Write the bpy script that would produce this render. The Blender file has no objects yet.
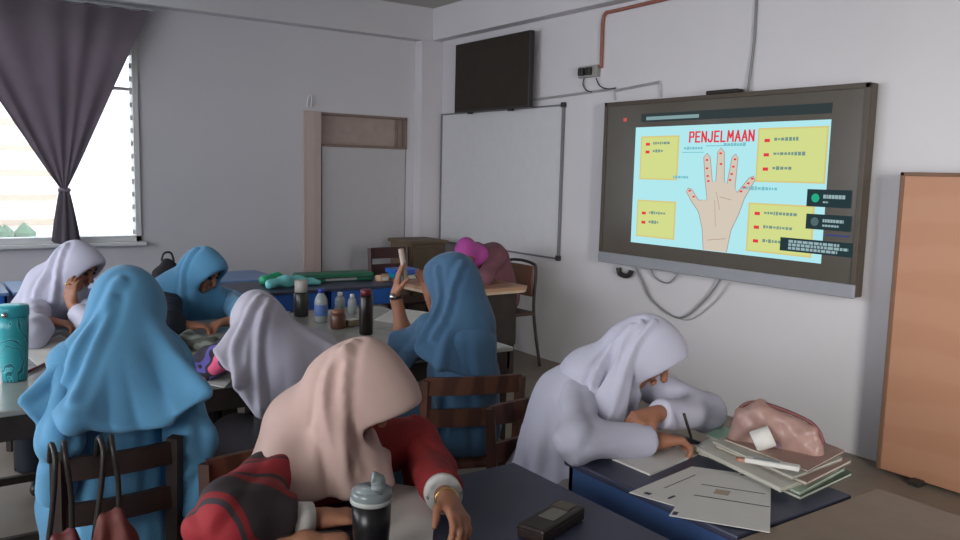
import bpy, bmesh, math, random, os
import numpy as np
from mathutils import Vector, Matrix
random.seed(4)
C = bpy.context.scene.collection
V = Vector
# ------------------------------------------------------------------ camera
YAW, PITCH, ROLL, FPX, CAMH = math.radians(35.149), math.radians(-6.768), math.radians(1.381), 822.4, 1.6
_f = V((math.sin(YAW)*math.cos(PITCH), math.cos(YAW)*math.cos(PITCH), math.sin(PITCH)))
_r = V((math.cos(YAW), -math.sin(YAW), 0)); _u = _r.cross(_f)
_c, _s = math.cos(ROLL), math.sin(ROLL)
RT, UP, FW = _c*_r+_s*_u, -_s*_r+_c*_u, _f
cd = bpy.data.cameras.new('camera'); cam = bpy.data.objects.new('camera', cd); C.objects.link(cam)
cd.sensor_width = 36; cd.lens = 36*FPX/960; cd.clip_start = .02; cd.clip_end = 300
cam.matrix_world = Matrix(((RT.x, UP.x, -FW.x, 0), (RT.y, UP.y, -FW.y, 0), (RT.z, UP.z, -FW.z, CAMH), (0, 0, 0, 1)))
bpy.context.scene.camera = cam
# ------------------------------------------------------------------ world, lights, exposure
vs = bpy.context.scene.view_settings
vs.view_transform = 'Standard'; vs.look = 'None'; vs.exposure = 0.0; vs.gamma = 1; vs.use_curve_mapping = False
w = bpy.data.worlds.new('sky'); bpy.context.scene.world = w; w.use_nodes = True
bg = w.node_tree.nodes['Background']; bg.inputs[0].default_value = (.88, .92, 1, 1); bg.inputs[1].default_value = 4.0
def area(name, loc, rot, sx, sy, power, col):
    l = bpy.data.lights.new(name, 'AREA'); l.shape = 'RECTANGLE'; l.size = sx; l.size_y = sy; l.energy = power; l.color = col
    o = bpy.data.objects.new(name, l); C.objects.link(o); o.location = loc; o.rotation_euler = rot; return o
area('daylight_left_window', (-2.75, 4.6, 1.85), (0, math.radians(-90), 0), 1.6, 3.6, 100, (.90, .93, 1))
fl = area('daylight_front_left_window', (-2.72, .3, 1.9), (0, 0, 0), 1.5, 2.2, 40, (1, .975, .92))
fl.rotation_euler = (V((4.5, 2.3, .9))-fl.location).to_track_quat('-Z', 'Y').to_euler(); fl.data.spread = math.radians(110)
dl = area('right_wall_fill', (1.5, -2.1, 1.45), (0, 0, 0), 1.0, 2.0, 40, (1, .97, .92))  # added fill that brightens the lower right wall; no doorway is built here
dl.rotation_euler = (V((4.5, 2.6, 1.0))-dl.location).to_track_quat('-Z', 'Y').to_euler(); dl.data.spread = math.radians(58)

def ray(px, py):
    return RT*((px-480)/FPX) + UP*((270-py)/FPX) + FW
def PZ(px, py, z):
    d = ray(px, py); return V((0, 0, CAMH)) + d*((z-CAMH)/d.z)
def PX(px, py, x):
    d = ray(px, py); return V((0, 0, CAMH)) + d*(x/d.x)
def PY(px, py, y):
    d = ray(px, py); return V((0, 0, CAMH)) + d*(y/d.y)
# ------------------------------------------------------------------ materials
def lin(c):
    return tuple(((v/255)/12.92 if v/255 <= .04045 else ((v/255+.055)/1.055)**2.4) for v in c)
MATS = {}
def mat(name, rgb, rough=.6, metal=0, noise=.06, scale=12, bump=0, bscale=60, sheen=0, spec=.4, emit=0, rgb2=None, wave=None, alpha=None):
    if name in MATS: return MATS[name]
    m = bpy.data.materials.new(name); m.use_nodes = True; nt = m.node_tree; n = nt.nodes; b = n['Principled BSDF']
    c = lin(rgb); c2 = lin(rgb2) if rgb2 else tuple(min(1, v*(1-noise*2)) for v in c)
    b.inputs['Roughness'].default_value = rough; b.inputs['Metallic'].default_value = metal
    b.inputs['Specular IOR Level'].default_value = spec
    if sheen: b.inputs['Sheen Weight'].default_value = sheen; b.inputs['Sheen Roughness'].default_value = .5
    tc = n.new('ShaderNodeTexCoord')
    if wave:
        t = n.new('ShaderNodeTexWave'); t.inputs['Scale'].default_value = wave[0]; t.inputs['Distortion'].default_value = wave[1]; t.bands_direction = wave[2]
        t.inputs['Detail'].default_value = 3; fac = t.outputs['Fac']
    else:
        t = n.new('ShaderNodeTexNoise'); t.inputs['Scale'].default_value = scale; t.inputs['Detail'].default_value = 5; fac = t.outputs['Fac']
    nt.links.new(tc.outputs['Object'], t.inputs['Vector'])
    r = n.new('ShaderNodeValToRGB'); r.color_ramp.elements[0].color = (*c2, 1); r.color_ramp.elements[1].color = (*c, 1)
    r.color_ramp.elements[0].position = .3; r.color_ramp.elements[1].position = .65
    nt.links.new(fac, r.inputs[0]); nt.links.new(r.outputs[0], b.inputs['Base Color'])
    if emit: nt.links.new(r.outputs[0], b.inputs['Emission Color']); b.inputs['Emission Strength'].default_value = emit
    if bump:
        t2 = n.new('ShaderNodeTexNoise'); t2.inputs['Scale'].default_value = bscale; t2.inputs['Detail'].default_value = 6
        nt.links.new(tc.outputs['Object'], t2.inputs['Vector'])
        bp = n.new('ShaderNodeBump'); bp.inputs['Strength'].default_value = bump; bp.inputs['Distance'].default_value = .01
        nt.links.new(t2.outputs['Fac'], bp.inputs['Height']); nt.links.new(bp.outputs[0], b.inputs['Normal'])
    MATS[name] = m; return m
def ramp_mat(name, stops, wave, rough=.8, noise=None):
    m = bpy.data.materials.new(name); m.use_nodes = True; nt = m.node_tree; n = nt.nodes; b = n['Principled BSDF']
    b.inputs['Roughness'].default_value = rough
    tc = n.new('ShaderNodeTexCoord')
    t = n.new('ShaderNodeTexWave'); t.inputs['Scale'].default_value = wave[0]; t.inputs['Distortion'].default_value = wave[1]; t.bands_direction = wave[2]
    t.inputs['Detail Scale'].default_value = 1.2
    nt.links.new(tc.outputs['Object'], t.inputs['Vector'])
    r = n.new('ShaderNodeValToRGB'); r.color_ramp.interpolation = 'CONSTANT'
    while len(r.color_ramp.elements) < len(stops): r.color_ramp.elements.new(.5)
    for e, (p, c) in zip(r.color_ramp.elements, stops): e.position = p; e.color = (*lin(c), 1)
    nt.links.new(t.outputs['Fac'], r.inputs[0]); nt.links.new(r.outputs[0], b.inputs['Base Color'])
    return m
def emis(name, rgb, s=1.0):
    if name in MATS: return MATS[name]
    m = bpy.data.materials.new(name); m.use_nodes = True; nt = m.node_tree; nt.nodes.clear()
    e = nt.nodes.new('ShaderNodeEmission'); e.inputs[0].default_value = (*lin(rgb), 1); e.inputs[1].default_value = s
    o = nt.nodes.new('ShaderNodeOutputMaterial'); nt.links.new(e.outputs[0], o.inputs[0]); MATS[name] = m; return m
def glass_mat(name, tint, op):
    m = bpy.data.materials.new(name); m.use_nodes = True; nt = m.node_tree; nt.nodes.clear(); n = nt.nodes
    t = n.new('ShaderNodeBsdfTransparent'); t.inputs[0].default_value = (*tint, 1)
    g = n.new('ShaderNodeBsdfGlossy'); g.inputs['Roughness'].default_value = .08
    d = n.new('ShaderNodeBsdfTranslucent'); d.inputs[0].default_value = (*tint, 1)
    mx = n.new('ShaderNodeMixShader'); mx.inputs[0].default_value = op; mx2 = n.new('ShaderNodeMixShader'); mx2.inputs[0].default_value = .06
    o = n.new('ShaderNodeOutputMaterial')
    nt.links.new(t.outputs[0], mx.inputs[1]); nt.links.new(d.outputs[0], mx.inputs[2]); nt.links.new(mx.outputs[0], mx2.inputs[1]); nt.links.new(g.outputs[0], mx2.inputs[2])
    nt.links.new(mx2.outputs[0], o.inputs[0]); return m
M_wall = mat('wall_paint', (196, 194, 198), .75, noise=.03, scale=1.2, bump=.08, bscale=90)
M_ceil = mat('ceiling_paint', (178, 176, 170), .85, noise=.03, scale=1)
M_floor = mat('cement_floor', (132, 122, 110), .5, noise=.12, scale=2.5, bump=.05)
M_trimw = mat('white_trim', (205, 205, 205), .5, noise=.02)
M_grey = mat('grey_plastic', (150, 152, 156), .45, noise=.02)
M_black = mat('black_plastic', (40, 37, 35), .4, noise=.1)
M_tv = mat('television_glass', (46, 40, 35), .55, noise=.1, spec=.2)
M_dmetal = mat('dark_metal', (48, 44, 42), .5, noise=.1)
M_frame = mat('dark_wood_frame', (50, 42, 38), .6, noise=.2)
M_top = mat('grey_laminate', (152, 154, 150), .2, noise=.07, scale=5)
M_wood = mat('red_brown_wood', (94, 60, 46), .5, wave=(3, 6, 'X'), rgb2=(72, 44, 34))
M_panel = mat('orange_brown_wood', (172, 128, 102), .55, wave=(1.2, 3, 'Z'), rgb2=(168, 123, 97))
M_tanwood = mat('tan_wood', (170, 130, 105), .45, wave=(2, 4, 'Y'), rgb2=(150, 108, 84))
M_navy = mat('navy_desk_top', (58, 62, 82), .4, noise=.06)
M_blue = mat('blue_plastic', (58, 84, 130), .4, noise=.06)
M_skin = mat('skin', (158, 108, 84), .55, noise=.05, scale=20)
M_cblue = mat('sky_blue_cloth', (88, 148, 188), .85, noise=.04, scale=8, bump=.06, bscale=300, sheen=.15)
M_cblue2 = mat('mid_blue_cloth', (62, 98, 130), .85, noise=.05, scale=8, bump=.06, bscale=300, sheen=.15)
M_cwhite = mat('white_cloth', (188, 188, 206), .85, noise=.03, scale=8, bump=.05, bscale=300, sheen=.1)
M_clav = mat('lavender_white_cloth', (186, 182, 196), .85, noise=.03, scale=8, bump=.05, bscale=300, sheen=.1)
M_cbeige = mat('dusty_pink_beige_cloth', (192, 164, 156), .85, noise=.04, scale=8, bump=.05, bscale=300, sheen=.1)
M_cred = mat('dark_red_cloth', (136, 34, 36), .85, noise=.06, scale=8, bump=.05, bscale=300)
M_cmag = mat('magenta_cloth', (170, 72, 150), .8, noise=.05)
M_cmar = mat('dusty_maroon_cloth', (114, 74, 84), .85, noise=.1)
M_cdark = mat('dark_navy_cloth', (30, 34, 46), .85, noise=.1)
M_cgreyskirt = mat('grey_skirt_cloth', (150, 142, 138), .85, noise=.12, scale=25)
M_paper = mat('paper', (214, 212, 208), .7, noise=.02)
M_ink = mat('ink', (70, 72, 84), .7)
M_curtain = mat('plum_grey_curtain', (126, 116, 125), .9, noise=.06, scale=6, bump=.1, bscale=200)
M_steel = mat('steel', (180, 180, 180), .25, metal=1, noise=.02)
M_gold = mat('gold', (222, 190, 120), .25, metal=1, noise=.02)
# ------------------------------------------------------------------ object helpers
def obj(name, me_or_bm, m=None, parent=None, smooth=False):
    """world-space geometry; shifted into the parent's space when the parent is an unrotated Empty"""
    if isinstance(me_or_bm, bmesh.types.BMesh):
        me = bpy.data.meshes.new(name); bmesh.ops.recalc_face_normals(me_or_bm, faces=me_or_bm.faces[:]); me_or_bm.to_mesh(me); me_or_bm.free()
    else: me = me_or_bm
    o = bpy.data.objects.new(name, me); C.objects.link(o)
    if m: me.materials.append(m)
    if smooth: me.shade_smooth()
    if parent:
        root = V((0, 0, 0)); p = parent
        while p: root += p.location; p = p.parent
        me.transform(Matrix.Translation(-root)); o.parent = parent
    return o
def tag(o, label, cat, group=None, kind=None):
    o['label'] = label; o['category'] = cat
    if group: o['group'] = group
    if kind: o['kind'] = kind
    return o
def thing(name, label, cat, loc, group=None):
    o = bpy.data.objects.new(name, None); C.objects.link(o); o.location = loc; o.empty_display_size = .1
    return tag(o, label, cat, group)
def recenter(o):
    """give a single-mesh thing an origin at its base"""
    me = o.data; n = len(me.vertices); a = np.empty(n*3); me.vertices.foreach_get('co', a); a = a.reshape(-1, 3)
    c = V(((a[:, 0].min()+a[:, 0].max())/2, (a[:, 1].min()+a[:, 1].max())/2, a[:, 2].min()))
    me.transform(Matrix.Translation(-c)); o.location = c; return o
def struct(name, bm, m, smooth=False):
    o = obj(name, bm, m, None, smooth); o['kind'] = 'structure'; o['category'] = name.split('_')[0]; return o
def NB(): return bmesh.new()
def box(bm, lo, hi, bev=0, mtx=None, seg=1):
    r = bmesh.ops.create_cube(bm, size=1); vv = r['verts']
    lo, hi = V(lo), V(hi)
    for v in vv: v.co = V([(lo[i]+hi[i])/2 + v.co[i]*(hi[i]-lo[i]) for i in range(3)])
    if mtx: bmesh.ops.transform(bm, matrix=mtx, verts=vv)
    if bev: bmesh.ops.bevel(bm, geom=list({e for v in vv for e in v.link_edges}), offset=bev, segments=seg+1, affect='EDGES', profile=.5)
    return bm
def tube(bm, pts, rad, seg=10, cap=True):
    pts = [V(p) for p in pts]; rad = rad if hasattr(rad, '__len__') else [rad]*len(pts); rings = []
    t0 = (pts[1]-pts[0]).normalized(); a = V((0, 0, 1)) if abs(t0.z) < .9 else V((1, 0, 0)); n = t0.cross(a).normalized()
    for i, p in enumerate(pts):
        t = (pts[min(i+1, len(pts)-1)]-pts[max(i-1, 0)]).normalized(); n = (n - t*n.dot(t)).normalized(); b = t.cross(n)
        rings.append([bm.verts.new(p+(n*math.cos(2*math.pi*k/seg)+b*math.sin(2*math.pi*k/seg))*rad[i]) for k in range(seg)])
    for A, B in zip(rings, rings[1:]):
        for k in range(seg): bm.faces.new((A[k], A[(k+1) % seg], B[(k+1) % seg], B[k]))
    if cap: bm.faces.new(rings[0][::-1]); bm.faces.new(rings[-1])
    return bm
def lathe(bm, c, prof, seg=28):
    return tube(bm, [V(c)+V((0, 0, z)) for r, z in prof], [max(r, .0004) for r, z in prof], seg)
def smoothpts(P, n=8):
    P = [V(p) for p in P]; Q = [P[0]]+P+[P[-1]]; out = []
    for i in range(1, len(Q)-2):
        for k in range(n):
            t = k/n; a, b, c, d = Q[i-1:i+3]
            out.append(.5*((2*b)+(c-a)*t+(2*a-5*b+4*c-d)*t*t+(3*b-a-3*c+d)*t**3))
    return out+[P[-1]]
def prism(bm, poly, z0, z1):
    a = [bm.verts.new((p[0], p[1], z0)) for p in poly]; b = [bm.verts.new((p[0], p[1], z1)) for p in poly]
    bm.faces.new(a[::-1]); bm.faces.new(b); n = len(poly)
    for i in range(n): bm.faces.new((a[i], a[(i+1) % n], b[(i+1) % n], b[i]))
    return bm
def copy_tree(o, parent=None):
    c = o.copy(); C.objects.link(c); c.parent = parent
    for ch in list(o.children): copy_tree(ch, c)
    return c
# ------------------------------------------------------------------ smooth-union volume -> surface mesh
def A3(v): return np.array(tuple(v), dtype=np.float32)
class Vol:
    def __init__(s, h=.008): s.h = h; s.ops = []
    def cone(s, a, b, ra, rb=None, k=.02, mode='add'):
        rb = ra if rb is None else rb; a, b = A3(a), A3(b); r = max(ra, rb)
        def f(X, Y, Z):
            ba = b-a; L = float(ba@ba)+1e-9; px, py, pz = X-a[0], Y-a[1], Z-a[2]
            t = np.clip((px*ba[0]+py*ba[1]+pz*ba[2])/L, 0, 1)
            return np.sqrt((px-t*ba[0])**2+(py-t*ba[1])**2+(pz-t*ba[2])**2)-(ra+(rb-ra)*t)
        s.ops.append((mode, f, np.minimum(a, b)-r, np.maximum(a, b)+r, k)); return s
    def chain(s, pts, rad, k=.02):
        for i in range(len(pts)-1): s.cone(pts[i], pts[i+1], rad[i], rad[i+1], k)
        return s
    def ell(s, c, ax, r, k=.02, mode='add'):
        c = A3(c); U = [A3(a) for a in ax]
        def f(X, Y, Z):
            p = (X-c[0], Y-c[1], Z-c[2]); q = [u[0]*p[0]+u[1]*p[1]+u[2]*p[2] for u in U]
            k0 = np.sqrt(sum((q[i]/r[i])**2 for i in range(3)))+1e-6; k1 = np.sqrt(sum((q[i]/r[i]**2)**2 for i in range(3)))+1e-6
            return k0*(k0-1)/k1
        e = sum(abs(U[i])*r[i] for i in range(3)); s.ops.append((mode, f, c-e, c+e, k)); return s
    def tri(s, a, b, c, r, k=.03):
        a, b, c = A3(a), A3(b), A3(c)
        def f(X, Y, Z):
            def seg(u, v):
                w_ = v-u; L = float(w_@w_)+1e-9; p = (X-u[0], Y-u[1], Z-u[2]); t = np.clip((p[0]*w_[0]+p[1]*w_[1]+p[2]*w_[2])/L, 0, 1)
                return (p[0]-t*w_[0])**2+(p[1]-t*w_[1])**2+(p[2]-t*w_[2])**2
            n = np.cross(b-a, c-a); nn = float(n@n)+1e-12
            def side(u, v):
                m = np.cross(v-u, n); return (X-u[0])*m[0]+(Y-u[1])*m[1]+(Z-u[2])*m[2]
            ins = (side(a, b) <= 0) & (side(b, c) <= 0) & (side(c, a) <= 0)
            pl = ((X-a[0])*n[0]+(Y-a[1])*n[1]+(Z-a[2])*n[2])**2/nn
            return np.sqrt(np.where(ins, pl, np.minimum(np.minimum(seg(a, b), seg(b, c)), seg(c, a))))-r
        P = np.stack([a, b, c]); s.ops.append(('add', f, P.min(0)-r, P.max(0)+r, k)); return s
    def crease(s, pts, inner, amp=.012, w=.016):
        """a raised fold where the sheet through pts (pushed outward from the inner axis a-b) meets the surface, with a valley beside it"""
        a, b = V(inner[0]), V(inner[1]); P = smoothpts(pts, 3); Q = [a.lerp(b, i/(len(P)-1)) for i in range(len(P))]
        O = [q+(p-q)*1.5 for p, q in zip(P, Q)]; I = [q+(p-q)*.45 for p, q in zip(P, Q)]
        n = len(P); T = []
        for i in range(n-1): T += [(O[i], O[i+1], I[i], 0), (I[i], O[i+1], I[i+1], 0)]
        lo = np.min([A3(p) for p in O+I], axis=0); hi = np.max([A3(p) for p in O+I], axis=0)
        def f(X, Y, Z):
            best = None
            for (p0, p1, p2, t) in T:
                v2 = Vol(); v2.tri(p0, p1, p2, 0); d = v2.ops[0][1](X, Y, Z); best = d if best is None else np.minimum(best, d)
            return (-amp*np.exp(-(best/w)**2)+amp*.5*np.exp(-((best-2.1*w)/(w*.8))**2)).astype(np.float32)
        s.ops.append(('disp', f, lo-w*3, hi+w*3, 0)); return s
    def plane(s, p, n, k=.006):
        p, n = A3(p), A3(V(n).normalized())
        s.ops.append(('cut', lambda X, Y, Z: (X-p[0])*n[0]+(Y-p[1])*n[1]+(Z-p[2])*n[2], None, None, k)); return s
    def disp(s, f): s.ops.append(('disp', f, None, None, 0)); return s
    def mesh(s, name, blur=0):
        h = s.h*float(os.environ.get('VOXEL', '1'))
        add = [o for o in s.ops if o[0] == 'add']
        lo = np.min([o[2] for o in add], axis=0)-3*h-.02; hi = np.max([o[3] for o in add], axis=0)+3*h+.02
        n = np.ceil((hi-lo)/h).astype(int)+1
        ax = [(lo[i]+h*np.arange(n[i])).astype(np.float32) for i in range(3)]
        D = np.full(n, 1.0, np.float32)
        for mode, f, a, b, k in s.ops:
            if a is None: i0 = [0]*3; i1 = n
            else:
                m = k+3*h+(.012 if mode == 'add' else 0)
                i0 = np.clip(np.floor((a-m-lo)/h).astype(int), 0, n); i1 = np.clip(np.ceil((b+m-lo)/h).astype(int)+1, 0, n)
            if min(np.array(i1)-np.array(i0)) <= 0: continue
            sl = tuple(slice(i0[i], i1[i]) for i in range(3))
            X, Y, Z = ax[0][sl[0]][:, None, None], ax[1][sl[1]][None, :, None], ax[2][sl[2]][None, None, :]
            v = f(X, Y, Z); d = D[sl]
            if mode == 'add':
                hh = np.clip(.5+.5*(d-v)/k, 0, 1); D[sl] = d*(1-hh)+v*hh-k*hh*(1-hh)
            elif mode == 'disp': D[sl] = d+v
            else:
                v = -v if mode == 'sub' else v
                hh = np.clip(.5+.5*(v-d)/k, 0, 1); D[sl] = d*(1-hh)+v*hh+k*hh*(1-hh)
        for _ in range(blur):
            for a_ in range(3): D = .5*D+.25*(np.roll(D, 1, a_)+np.roll(D, -1, a_))
        return nets(D, lo, h, name)
def nets(D, lo, h, name):
    S = D < 0; n = D.shape
    c = [slice(0, n[i]-1) for i in range(3)]; o = [slice(1, n[i]) for i in range(3)]
    def cs(A, b): return A[tuple(o[i] if b[i] else c[i] for i in range(3))]
    corners = [(i, j, k) for i in (0, 1) for j in (0, 1) for k in (0, 1)]
    cnt = sum(cs(S, b).astype(np.int8) for b in corners); act = (cnt > 0) & (cnt < 8)
    I = np.argwhere(act); vals = {b: D[I[:, 0]+b[0], I[:, 1]+b[1], I[:, 2]+b[2]] for b in corners}
    acc = np.zeros((len(I), 3)); num = np.zeros(len(I))
    for b in corners:
        for a in range(3):
            if b[a]: continue
            b2 = tuple(1 if i == a else b[i] for i in range(3)); va, vb = vals[b], vals[b2]; m = (va < 0) != (vb < 0)
            t = np.where(m, va/np.where(m, va-vb, 1), 0); p = np.tile(np.array(b, float), (len(I), 1)); p[:, a] = t
            acc += p*m[:, None]; num += m
    P = (I+acc/np.maximum(num, 1)[:, None])*h+lo
    idx = np.full(act.shape, -1, np.int64); idx[act] = np.arange(len(I)); F = []
    for a in range(3):
        u, v = [(1, 2), (2, 0), (0, 1)][a]
        s0 = [slice(None)]*3; s1 = [slice(None)]*3; s0[a] = slice(0, -1); s1[a] = slice(1, None)
        s0[u] = s1[u] = slice(1, -1); s0[v] = s1[v] = slice(1, -1)
        A, B = S[tuple(s0)], S[tuple(s1)]; E = np.argwhere(A != B); fl = A[tuple(E.T)]; E = E.copy(); E[:, u] += 1; E[:, v] += 1
        def g(du, dv):
            q = E.copy(); q[:, u] -= du; q[:, v] -= dv; return idx[tuple(q.T)]
        q = np.stack([g(1, 1), g(0, 1), g(0, 0), g(1, 0)], 1); q[~fl] = q[~fl][:, ::-1]; F.append(q)
    F = np.concatenate(F); F = F[(F >= 0).all(1)]
    me = bpy.data.meshes.new(name); me.vertices.add(len(P)); me.vertices.foreach_set('co', P.ravel())
    me.loops.add(F.size); me.loops.foreach_set('vertex_index', F.ravel().astype(np.int32)); me.polygons.add(len(F))
    me.polygons.foreach_set('loop_start', np.arange(0, F.size, 4, dtype=np.int32)); me.update(calc_edges=True); me.validate(); me.shade_smooth(); return me

# ================================================================== ROOM
W, D, ZC = 4.527, 7.31, 3.203
XL, YN = -2.6, -2.2
struct('floor', box(NB(), (XL-.2, YN-.2, -.1), (W+.2, D+.2, 0)), M_floor)
struct('ceiling', box(NB(), (XL-.2, YN-.2, ZC), (W+.2, D+.2, ZC+.1)), M_ceil)
struct('wall_right', box(NB(), (W, YN, 0), (W+.2, D, ZC)), M_wall)
WX0, WX1, WZ0, WZ1 = -.35, 1.64, .955, 2.72
DX0, DX1, DZ1 = 3.27, 4.20, 2.12       # blocked doorway with recessed transom panel
b = NB()
for lo, hi in (((XL, D, 0), (WX0, D+.2, ZC)), ((WX0, D, 0), (WX1, D+.2, WZ0)), ((WX0, D, WZ1), (WX1, D+.2, ZC)), ((WX1, D, 0), (DX0, D+.2, ZC)),
               ((DX0, D, DZ1), (DX1, D+.2, ZC)), ((DX1, D, 0), (W+.2, D+.2, ZC)), ((DX0, D+.12, 0), (DX1, D+.2, DZ1))): box(b, lo, hi)
struct('wall_back', b, M_wall)
b = NB()
for y0, y1 in ((YN, -1.2), (1.6, 2.7), (6.5, D)): box(b, (XL-.2, y0, 0), (XL, y1, ZC))
for y0, y1 in ((-1.2, 1.6), (2.7, 6.5)): box(b, (XL-.2, y0, 0), (XL, y1, 1.0)); box(b, (XL-.2, y0, 2.7), (XL, y1, ZC))
struct('wall_left', b, M_wall)
struct('wall_near', box(NB(), (XL-.2, YN-.2, 0), (W+.2, YN, ZC)), M_wall)
struct('trim_1', box(NB(), (W-.12, YN, 2.893), (W-.001, D-.14, ZC), .004), M_wall)              # beam on the right wall
struct('trim_2', box(NB(), (XL, D-.14, 2.885), (W-.001, D-.001, ZC), .004), M_wall)       # beam on the back wall
b = NB(); box(b, (4.285, D-.14, 0), (W-.001, D-.001, 2.884), .004); struct('trim_3', b, M_wall)   # corner pillar
# blocked doorway
d1 = bpy.data.objects.new('door_1', None); C.objects.link(d1); d1.location = (3.7, D, 0); d1['kind'] = 'structure'; d1['category'] = 'door'
b = NB(); box(b, (3.09, D-.03, 0), (3.262, D-.001, 2.13), .003); obj('door_post', b, mat('pinkish_beige_board', (184, 166, 160), .7, wave=(2, 2, 'X'), rgb2=(176, 158, 152)), d1)
b = NB(); box(b, (3.285, D+.002, 0), (4.19, D+.04, 1.81), .003); obj('door_panel', b, mat('off_white_panel', (176, 174, 176), .7, noise=.02), d1)
b = NB(); box(b, (3.285, D+.07, 1.83), (4.19, D+.1, 2.11)); obj('transom_panel', b, mat('dusty_brown_board', (164, 146, 140), .7, noise=.06), d1)
b = NB()
for lo, hi in (((3.265, D-.008, 1.81), (4.20, D+.06, 1.835)), ((3.265, D-.008, 2.105), (4.20, D+.06, 2.128)), ((4.185, D-.008, 1.81), (4.205, D+.06, 2.128)), ((4.10, D+.03, 1.835), (4.118, D+.06, 2.105))): box(b, lo, hi, .002)
obj('transom_frame', b, mat('brown_frame', (124, 106, 98), .6), d1)
recenter(tag(obj('wall_hook', tube(NB(), smoothpts([(3.13, D-.012, 2.17), (3.13, D-.03, 2.25), (3.16, D-.04, 2.27), (3.17, D-.012, 2.17)]), .006), M_trimw), 'small pale hook plate on the back wall above the beige post', 'hook'))
# window with louvre blades
w1 = bpy.data.objects.new('window_1', None); C.objects.link(w1); w1.location = ((WX0+WX1)/2, D, WZ0); w1['kind'] = 'structure'; w1['category'] = 'window'
b = NB(); fw = .05
for lo, hi in (((WX0, D-.02, WZ0), (WX0+fw, D+.1, WZ1)), ((WX1-.045, D-.02, WZ0), (WX1, D+.1, WZ1)), ((WX0, D-.02, WZ0), (WX1, D+.1, WZ0+fw)), ((WX0, D-.02, WZ1-fw), (WX1, D+.1, WZ1)),
               ((1.03, D, WZ0), (1.09, D+.1, WZ1)), ((.34, D, WZ0), (.40, D+.1, WZ1)), ((WX0, D, 2.20), (WX1, D+.1, 2.225))): box(b, lo, hi, .003)
obj('window_frame', b, M_trimw, w1)
b = NB(); box(b, (WX0-.05, D-.07, WZ0-.03), (WX1+.03, D+.02, WZ0-.001), .004); obj('window_sill', b, M_trimw, w1)
M_glass = glass_mat('louvre_glass', (.94, .97, .97), .08)
b = NB(); z = WZ0+.09
while z < WZ1-.07:
    if abs(z-2.21) > .05:
        for x0, x1 in ((WX0+.05, .335), (.405, 1.025), (1.095, WX1-.05)):
            box(b, (x0, -.055, -.003), (x1, .055, .003), 0, Matrix.Translation((0, D+.05, z)) @ Matrix.Rotation(math.radians(62), 4, 'X'))
    z += .105
obj('louvre_glass', b, M_glass, w1)
b = NB(); z = WZ0+.09
while z < WZ1-.07:
    for x in (1.582,): box(b, (x-.006, D-.002, z-.03), (x+.012, D+.03, z+.01), .003)
    z += .105
obj('louvre_clips', b, M_trimw, w1)
for k_, (ya, yb) in enumerate(((2.7, 6.5), (-1.2, 1.6))):
    wn = bpy.data.objects.new('window_%d' % (k_+2), None); C.objects.link(wn); wn.location = (XL, (ya+yb)/2, 1.0); wn['kind'] = 'structure'; wn['category'] = 'window'
    b = NB()
    for lo, hi in (((XL-.1, ya, 1.0), (XL+.02, ya+.05, 2.7)), ((XL-.1, yb-.05, 1.0), (XL+.02, yb, 2.7)), ((XL-.1, ya, 1.0), (XL+.02, yb, 1.05)), ((XL-.1, ya, 2.65), (XL+.02, yb, 2.7)), ((XL-.1, ya, 2.2), (XL, yb, 2.24))): box(b, lo, hi, .003)
    y = ya+.7
    while y < yb-.3: box(b, (XL-.1, y-.025, 1.05), (XL, y+.025, 2.65), .003); y += .7
    obj('window_frame', b, M_trimw, wn)
# outside the window
ext = thing('neighbouring_building', 'pale building with rows of louvres seen through the left window', 'building', (0, 16, 0))
b = NB(); box(b, (-7, 16, -1), (3.2, 17, 4.2)); obj('wall', b, mat('near_white_render', (246, 244, 240), .8, noise=.02, emit=0), ext)  # plain near-white wall colour
b = NB(); box(b, (-7.2, 15.3, 4.2), (3.4, 17.2, 4.4)); obj('roof', b, mat('roof_sheet', (205, 206, 210), .6), ext)
for k in range(9):
    b = NB(); zz = .1+k*.42; box(b, (-6.8, 15.88, zz), (2.2, 15.995, zz+.1)); obj('ledge', b, mat('grey_ledge', (186, 166, 146), .7), ext)
b = NB(); 
for i in range(26): 
    p = V((1.28+random.uniform(-.3, .3), 14.4+random.uniform(-.25, .25), .28+random.uniform(-.1, .35))); bmesh.ops.create_icosphere(b, subdivisions=1, radius=random.uniform(.1, .2), matrix=Matrix.Translation(p))
sh = tag(obj('shrub', b, mat('shrub_leaves', (70, 110, 76), .8, noise=.2)), 'low dark green shrub outside the left window', 'shrub'); recenter(sh)
struct('exterior_ground', box(NB(), (-12, D+.3, -.6), (14, 40, -.5)), mat('outdoor_paving', (214, 210, 204), .8))
rw = tag(obj('red_bench', box(box(NB(), (-.6, 14.9, .45), (1.05, 15.2, .62), .02), (-.5, 14.95, -.5), (.95, 15.15, .45), .02), mat('red_paint', (190, 60, 60), .6)), 'low red bench outside the left window', 'bench'); recenter(rw)
for o_ in (sh,): o_.location.z = -.5; o_.scale.z = 1.6

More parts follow.
